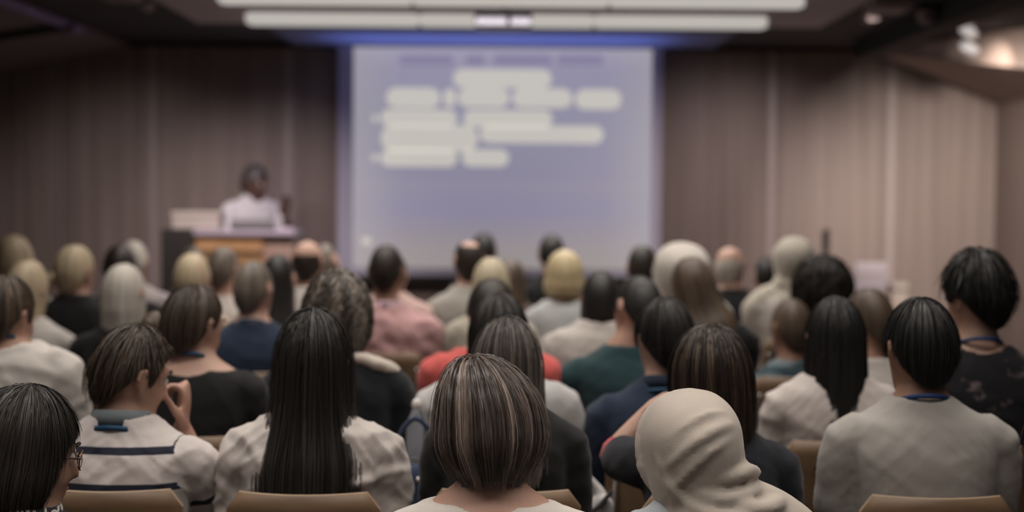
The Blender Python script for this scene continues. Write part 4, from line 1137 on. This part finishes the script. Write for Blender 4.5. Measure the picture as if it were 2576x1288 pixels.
person('person in teal and grey plaid shirt', 1990, 750, 6.4, hs_('short', HB), fabric((.035, .065, .085), (.20, .25, .27), 'plaid'), SKIN_M, 'm', seed=46, yaw=14, k=.78, lean=.02)

# ================= row F
person('person in creased pink shirt, broad and tall', 972, 614, 7.2, hs_('short', HKB, sc=(1.0, 1, 1.02)), fabric((.52, .31, .31)), SKIN_T, 'm', seed=51, amp=.014, k=1.02, loose=1.8, yaw=-6, shdrop=.03, collar=fabric((.50, .36, .42)))
person('person in dark top at the end of the row, lectern side', 190, 613, 7.2, hs_('tied', HBL, ridge=.06, sc=(1.06, 1.05, 1.02), pony=[(-.06, -.09, -.02, .035), (-.10, -.12, -.08, .045), (-.10, -.13, -.20, .045), (-.085, -.125, -.32, .035), (-.07, -.12, -.38, .015)]), T_BLACK, SKIN_L, seed=52, yaw=-24)
person('person in peach top seated before the navy shirt', 484, 634, 7.2, hs_('tied', HBL, ridge=.06, sc=(1.02, 1, 1), bun=((-.03, -.10, -.075), .03)), fabric((.50, .36, .27)), SKIN_L, seed=53, k=.78)
person('person in navy top next to the white striped shirt', 700, 640, 7.32, hs_('midlong', HK, ridge=.02, sc=(.9, .95, .8)), T_NAVY, SKIN_L, seed=54, k=.72, neck='scoop')
person('person in light olive shirt seated before the bright red top', 1236, 650, 7.2, hs_('bob', dict(dark=(.40, .34, .23), light=(.66, .58, .42)), ridge=.03, sc=(.9, 1, 1.05)), T_OLIVE, SKIN_L, seed=55, loose=1.6, k=.84)
person('person in pale grey-blue top with black neck edge', 1420, 630, 8.0, hs_('bob', dict(dark=(.44, .36, .21), light=(.72, .60, .38)), ridge=.05, sc=(1.0, 1, .85)), T_PALEBLUE, SKIN_L, seed=56, pitch=-8, k=.82, loose=1.4, neck='scoop', collar=T_BLACK)
hw_ = person('person in loose white headscarf seated before the off-shoulder top', 1716, 608, 7.2, None, fabric((.56, .52, .46)), SKIN_M, seed=57, hscale=1.08)
headscarf(hw_[0], hw_[1], hw_[2], 0, 0, .87, fabric((.62, .58, .52)), 5, 1.22, .013, .006)
person('person in dark blouse with wide full hair beside the plaid shirt', 2070, 648, 7.2, hs_('afro', HKB, ridge=.05, rough=.12, strands=700, curl=.008, srad=.003, sc=(1.12, 1.0, 1.0)), T_BLACK, SKIN_T, seed=58, hoff=.045)
list(PEOPLE.values())[-1][0]['label'] = 'person in dark blouse seated before the thin white blouse'

# ================= row G, H, I
person('person in white shirt with faint stripes beside the lectern end nearest the screen', 775, 605, 8.1, hs_('bald', HKB, sc=(1.03, 1.03, 1.0)), fabric((.60, .57, .53), (.50, .47, .44), 'fine_stripes'), SKIN_L, 'm', seed=61, k=.88, hoff=.002, lean=0, yaw=-10)
person('person in pure white shirt in front of the wooden lectern', 562, 620, 8.0, hs_('short', HGB), fabric((.66, .60, .55)), SKIN_L, 'm', seed=62, k=.9, yaw=-14)
person('person in black top beneath the dark lectern end panel', 302, 614, 8.0, hs_('short', HKB, sc=(1.05, 1, 1)), T_BLACK, SKIN_L, 'm', seed=63)
person('person in light grey top by the far wall, lectern side', 34, 598, 8.0, hs_('curly', HBL, ridge=.06, rough=.04, sc=(1.02, 1, 1.05)), T_BEIGEG, SKIN_L, seed=64)
person('person in salmon shirt seated straight before the creased pink shirt', 985, 632, 8.0, hs_('short', HKB), T_PINKP, SKIN_L, 'm', seed=65, k=.86, loose=1.4, shdrop=-.04)
person('person in grey-green shirt with dark backpack below the screen', 1180, 602, 8.1, hs_('spot', HKB, sc=(1.0, 1.0, 1.0)), T_GREYG, SKIN_L, 'm', seed=66, hoff=.006, k=.88, yaw=12, pitch=-6)
list(PEOPLE.values())[-1][0]['label'] = 'person in grey-green shirt below the projection screen'
person('person in charcoal jacket below the lower screen corner, wood wall side', 1617, 615, 8.2, hs_('short', HKB, sc=(.98, 1, 1)), fabric((.035, .032, .04)), SKIN_L, 'm', seed=67, k=.88, yaw=-8, collar=fabric((.45, .40, .46)))
hg = person('person in white tunic and pale grey headscarf, sitting tall', 1998, 593, 8.0, None, fabric((.60, .555, .51)), SKIN_M, seed=68, k=1.02, shdrop=.02)
headscarf(hg[0], hg[1], hg[2], 0, 0, .95, fabric((.56, .52, .44)), 7, 1.06, .013, .006)
person('person in black vest with glasses and bare neck below the wood wall', 1838, 620, 8.85, hs_('bald', HG, sc=(1.0, 1.0, 1.0)), T_BLACK, SKIN_L, 'm', seed=71, hoff=.002, yaw=-30, face=True)
e_ = list(PEOPLE.values())[-1]; e_[0]['label'] = 'person in black vest and glasses below the wood wall'; glasses(e_[0], e_[1])
person('person in pale top between lectern and black top', 335, 604, 8.85, hs_('short', HG), fabric((.45, .40, .40)), SKIN_L, 'm', seed=72)
person('person in brown top seated close to the lectern', 486, 618, 9.7, hs_('tied', HGB, bun=((0, -.09, .07), .035)), fabric((.14, .10, .09)), SKIN_L, seed=73)
person('person in grey top between the lectern and the screen edge', 818, 612, 8.85, hs_('short', HGB, sc=(.9, 1, 1)), fabric((.20, .17, .18)), SKIN_L, 'm', seed=74)
person('person in dark brown cardigan seated before the light olive shirt', 1284, 650, 8.85, hs_('midlong', HB, ridge=.03), fabric((.10, .07, .06)), SKIN_L, seed=75)
person('person in black sweater seated before the grey-blue top', 1388, 588, 9.7, hs_('short', HK), T_BLACK, SKIN_M, 'm', seed=76, k=.86)
person('person in dark suit in the front row below the screen', 1217, 584, 9.9, hs_('short', HK), fabric((.03, .03, .035)), SKIN_M, 'm', seed=77, k=.86)
person('person in dark shirt in the front row before the pale grey headscarf', 1930, 645, 9.7, hs_('short', HK), fabric((.03, .028, .03)), SKIN_L, 'm', seed=78, lean=.03)

# ================= the speaker
sp_ = person('person in white shirt standing behind the lectern with one hand raised', 640, 412, 12.15, hs_('short', dict(dark=(.03, .028, .028), light=(.12, .11, .11)), sc=(1.04, 1.03, 1.02)), fabric((.66, .63, .66)), SKIN_D, 'm', byaw=-150, yaw=28, pitch=12, stand=True,
       sleeve='half', neck='crew', collar=fabric((.66, .63, .66)), vox=.010, face=True, seed=81, k=.98, loose=1.2, hscale=1.1,
       arms=dict(L=((-.235, .15, 1.12), (-.185, .20, 1.325), (.02, .1, 1), (.2, 1, 0), .3), R=((.26, .10, 1.14), (.16, .27, 1.265), (-.2, .9, -.1), (0, 0, -1), .3)))

flush()

# ------------------------------------------------------------------ chairs
M_ply = wood('plywood', (0.135, 0.083, 0.046), (0.20, 0.13, 0.08), (5, 5, 22), .4)
M_plye = plain('ply_edge', (0.36, 0.26, 0.175), .5)
def bent_panel(w, h, th, bow, nx=14, ny=8, rc=.03, lean_=.03):
    v, f = [], []
    for side in (0, 1):
        for j in range(ny + 1):
            for i in range(nx + 1):
                u = i / nx * 2 - 1; t = j / ny
                x = u * w / 2; z = t * h
                # rounded corners
                m = min(t, 1 - t) * h
                if m < rc: x *= 1 - (rc - math.sqrt(max(0, rc * rc - (rc - m) ** 2))) / (w / 2)
                y = bow * (u * u) - lean_ * t + (th if side else 0)
                v.append((x, y, z))
    N = (nx + 1) * (ny + 1)
    for j in range(ny):
        for i in range(nx):
            a = j * (nx + 1) + i
            f.append((a, a + 1, a + nx + 2, a + nx + 1)); f.append((N + a, N + a + nx + 1, N + a + nx + 2, N + a + 1))
    fe = []
    for i in range(nx):
        fe.append((i, N + i, N + i + 1, i + 1)); a = ny * (nx + 1) + i; fe.append((a, a + 1, N + a + 1, N + a))
    for j in range(ny):
        a = j * (nx + 1); fe.append((a, a + nx + 1, N + a + nx + 1, N + a)); a = a + nx; fe.append((a, N + a, N + a + nx + 1, a + nx + 1))
    return v, f, fe
v, f, fe = bent_panel(.362, .33, .014, .045)
BACK_ME = bpy.data.meshes.new('backrest'); BACK_ME.from_pydata(v, [], f + fe); BACK_ME.materials.append(M_ply); BACK_ME.materials.append(M_plye)
for i, p_ in enumerate(BACK_ME.polygons): p_.material_index = 1 if i >= len(f) else 0
for p_ in BACK_ME.polygons: p_.use_smooth = p_.material_index == 0
BACK_ME.update()
v, f, fe = bent_panel(.365, .40, .012, .0, lean_=0)
SEAT_ME = bpy.data.meshes.new('seat'); SEAT_ME.from_pydata([(x, z - .19, .448 - y) for x, y, z in v], [], f + fe); SEAT_ME.materials.append(M_ply); SEAT_ME.update()
LEG_MES = []
for s in (-1, 1):
    LEG_MES.append(mesh('leg', [tube([(s * .172, .17, .012), (s * .165, .15, .425)], [.011, .011], 8, 2)]))
    LEG_MES.append(mesh('leg', [tube([(s * .172, -.21, .012), (s * .165, -.20, .43), (s * .158, -.185, .60), (s * .152, -.178, .72)], [.011, .011, .010, .009], 8, 2)]))
FRAME_ME = mesh('seat_frame', [tube([(-.165, -.19, .425), (-.165, .15, .425), (.165, .15, .425), (.165, -.19, .425), (-.165, -.19, .425)], [.008] * 5, 8, 2)])
SCREW_ME = mesh('fastener', [tube([(0, -.004, 0), (0, .004, 0)], [.008, .008], 10, 1)])
def chair(x, y, label, rz=0.0, group='plywood audience chairs'):
    r = empty('plywood_chair', (x, y, 0), rz); tag(r, label, 'chair', group)
    b = link('backrest', BACK_ME, None, r, False); b.location = (0, -.190, .466)
    for sx_ in (-1, 1):
        s = link('fastener', SCREW_ME, M_dark, b); s.location = (sx_ * .09, -.018, .26)
    link('seat', SEAT_ME, None, r, False)
    for l in LEG_MES: link('leg', l, M_chrome, r)
    link('seat_frame', FRAME_ME, M_chrome, r)
    return r
rnd_ = random.Random(4)
for lab, (root, *_r) in list(PEOPLE.items()):
    lab = root['label']
    if 'lectern with one hand' in lab: continue
    short = lab.replace('person in ', '').replace('person with ', '')
    words = short.split(); short = ' '.join(words[:10]).rstrip(',')
    for cut in (' at', ' the', ' with', ' in', ' and', ' before', ' over', ' of', ' seated', ' beside', ' directly', ' straight', ' seated', ' by', ' its', ' one', ' below', ' between', ' an', ' close', ' to', ' next', ' toward', ' leaning', ' turned', ' sitting', ' looking'):
        if short.endswith(cut): short = short[:-len(cut)].rstrip(',')
    # slide the chair back until its backrest only touches the sitter's clothes
    Rz = Matrix.Rotation(root.rotation_euler.z, 3, 'Z'); need = -.02
    for c_ in root.children:
        if c_.name.split('.')[0] not in ('body', 'shirt', 'trousers', 'headscarf'): continue
        co = get_co(c_.data) @ np.array(Rz).T
        u_ = co[:, 0] / .186; t_ = (co[:, 2] - .466) / .33
        m_ = (np.abs(u_) < 1.05) & (t_ > -.03) & (t_ < 1.03) & (co[:, 1] < .05)
        if m_.any(): need = max(need, float((-.190 + .014 + .045 * u_[m_] ** 2 - .03 * t_[m_] - co[m_, 1]).max()))
    ch = chair(root.location.x, root.location.y - min(.11, need + .004), 'plywood chair seating the person in ' + short)

# ------------------------------------------------------------------ bags on chair backs
def hang(px, d): return at(px, 489, d).x
bg = empty('handbag', (hang(1052, 4.50), 4.44, .50)); tag(bg, 'navy handbag with shiny silver studs hanging behind a chair', 'handbag')
link('body', mesh('body', [bbox_(-.075, .075, -.05, .05, 0, .24, .03)]), fabric((.03, .045, .085)), bg)
link('strap', mesh('strap', [tube([(-.05, 0, .22), (-.045, .0, .32), (0, 0, .37), (.045, 0, .32), (.05, 0, .22)], [.007] * 5, 8, 3)]), fabric((.03, .045, .085)), bg)
for (x, z) in ((-.045, .20), (-.02, .19), (.012, .205), (.04, .195), (-.03, .165), (.03, .16)):
    link('stud', mesh('stud', [blob((x, -.052, z), (.009, .006, .009))]), M_chrome, bg)
bt = empty('water_bottle', (hang(1046, 4.46), 4.56, .742)); tag(bt, 'clear plastic water bottle above the navy handbag', 'bottle')
gm, nt, b = new_mat('bottle_plastic'); b.inputs['Transmission Weight'].default_value = .9; b.inputs['Roughness'].default_value = .1; b.inputs['IOR'].default_value = 1.2; b.inputs['Base Color'].default_value = (.8, .85, .95, 1)
link('bottle_body', mesh('b', [loft([(0, 0, 0, .026, .026, .026), (.02, 0, 0, .03, .03, .03), (.09, 0, 0, .03, .03, .03), (.12, 0, 0, .02, .02, .02), (.14, 0, 0, .012, .012, .012)], 16, 2)]), gm, bt)
link('cap', mesh('c', [tube([(0, 0, .145), (0, 0, .155)], [.014, .014], 12, 1)]), M_white, bt)
tg = empty('tote_bag', (hang(1492, 4.50), 4.42, .44)); tag(tg, 'white crumpled tote bag with dark strap hanging beside the navy polo chair', 'bag')
def crumple(me):
    co = get_co(me); no = get_no(me); set_co(me, co + no * np.array([.012 * nz(x * 22, y * 22, z * 22) for x, y, z in co])[:, None])
tbo = fuse('body', [bbox_(-.055, .055, -.035, .035, 0, .22, .02), tube([(-.05, 0, .20), (-.03, -.01, .27), (.02, 0, .23)], [.02, .018, .02], 10)], fabric((.62, .60, .60)), tg, .009, 2, crumple)
link('strap', mesh('strap', [tube([(-.05, -.045, .20), (0, -.05, .185), (.05, -.04, .235)], [.012, .013, .012], 8, 3, .5)]), T_BLACK, tg)
flush()
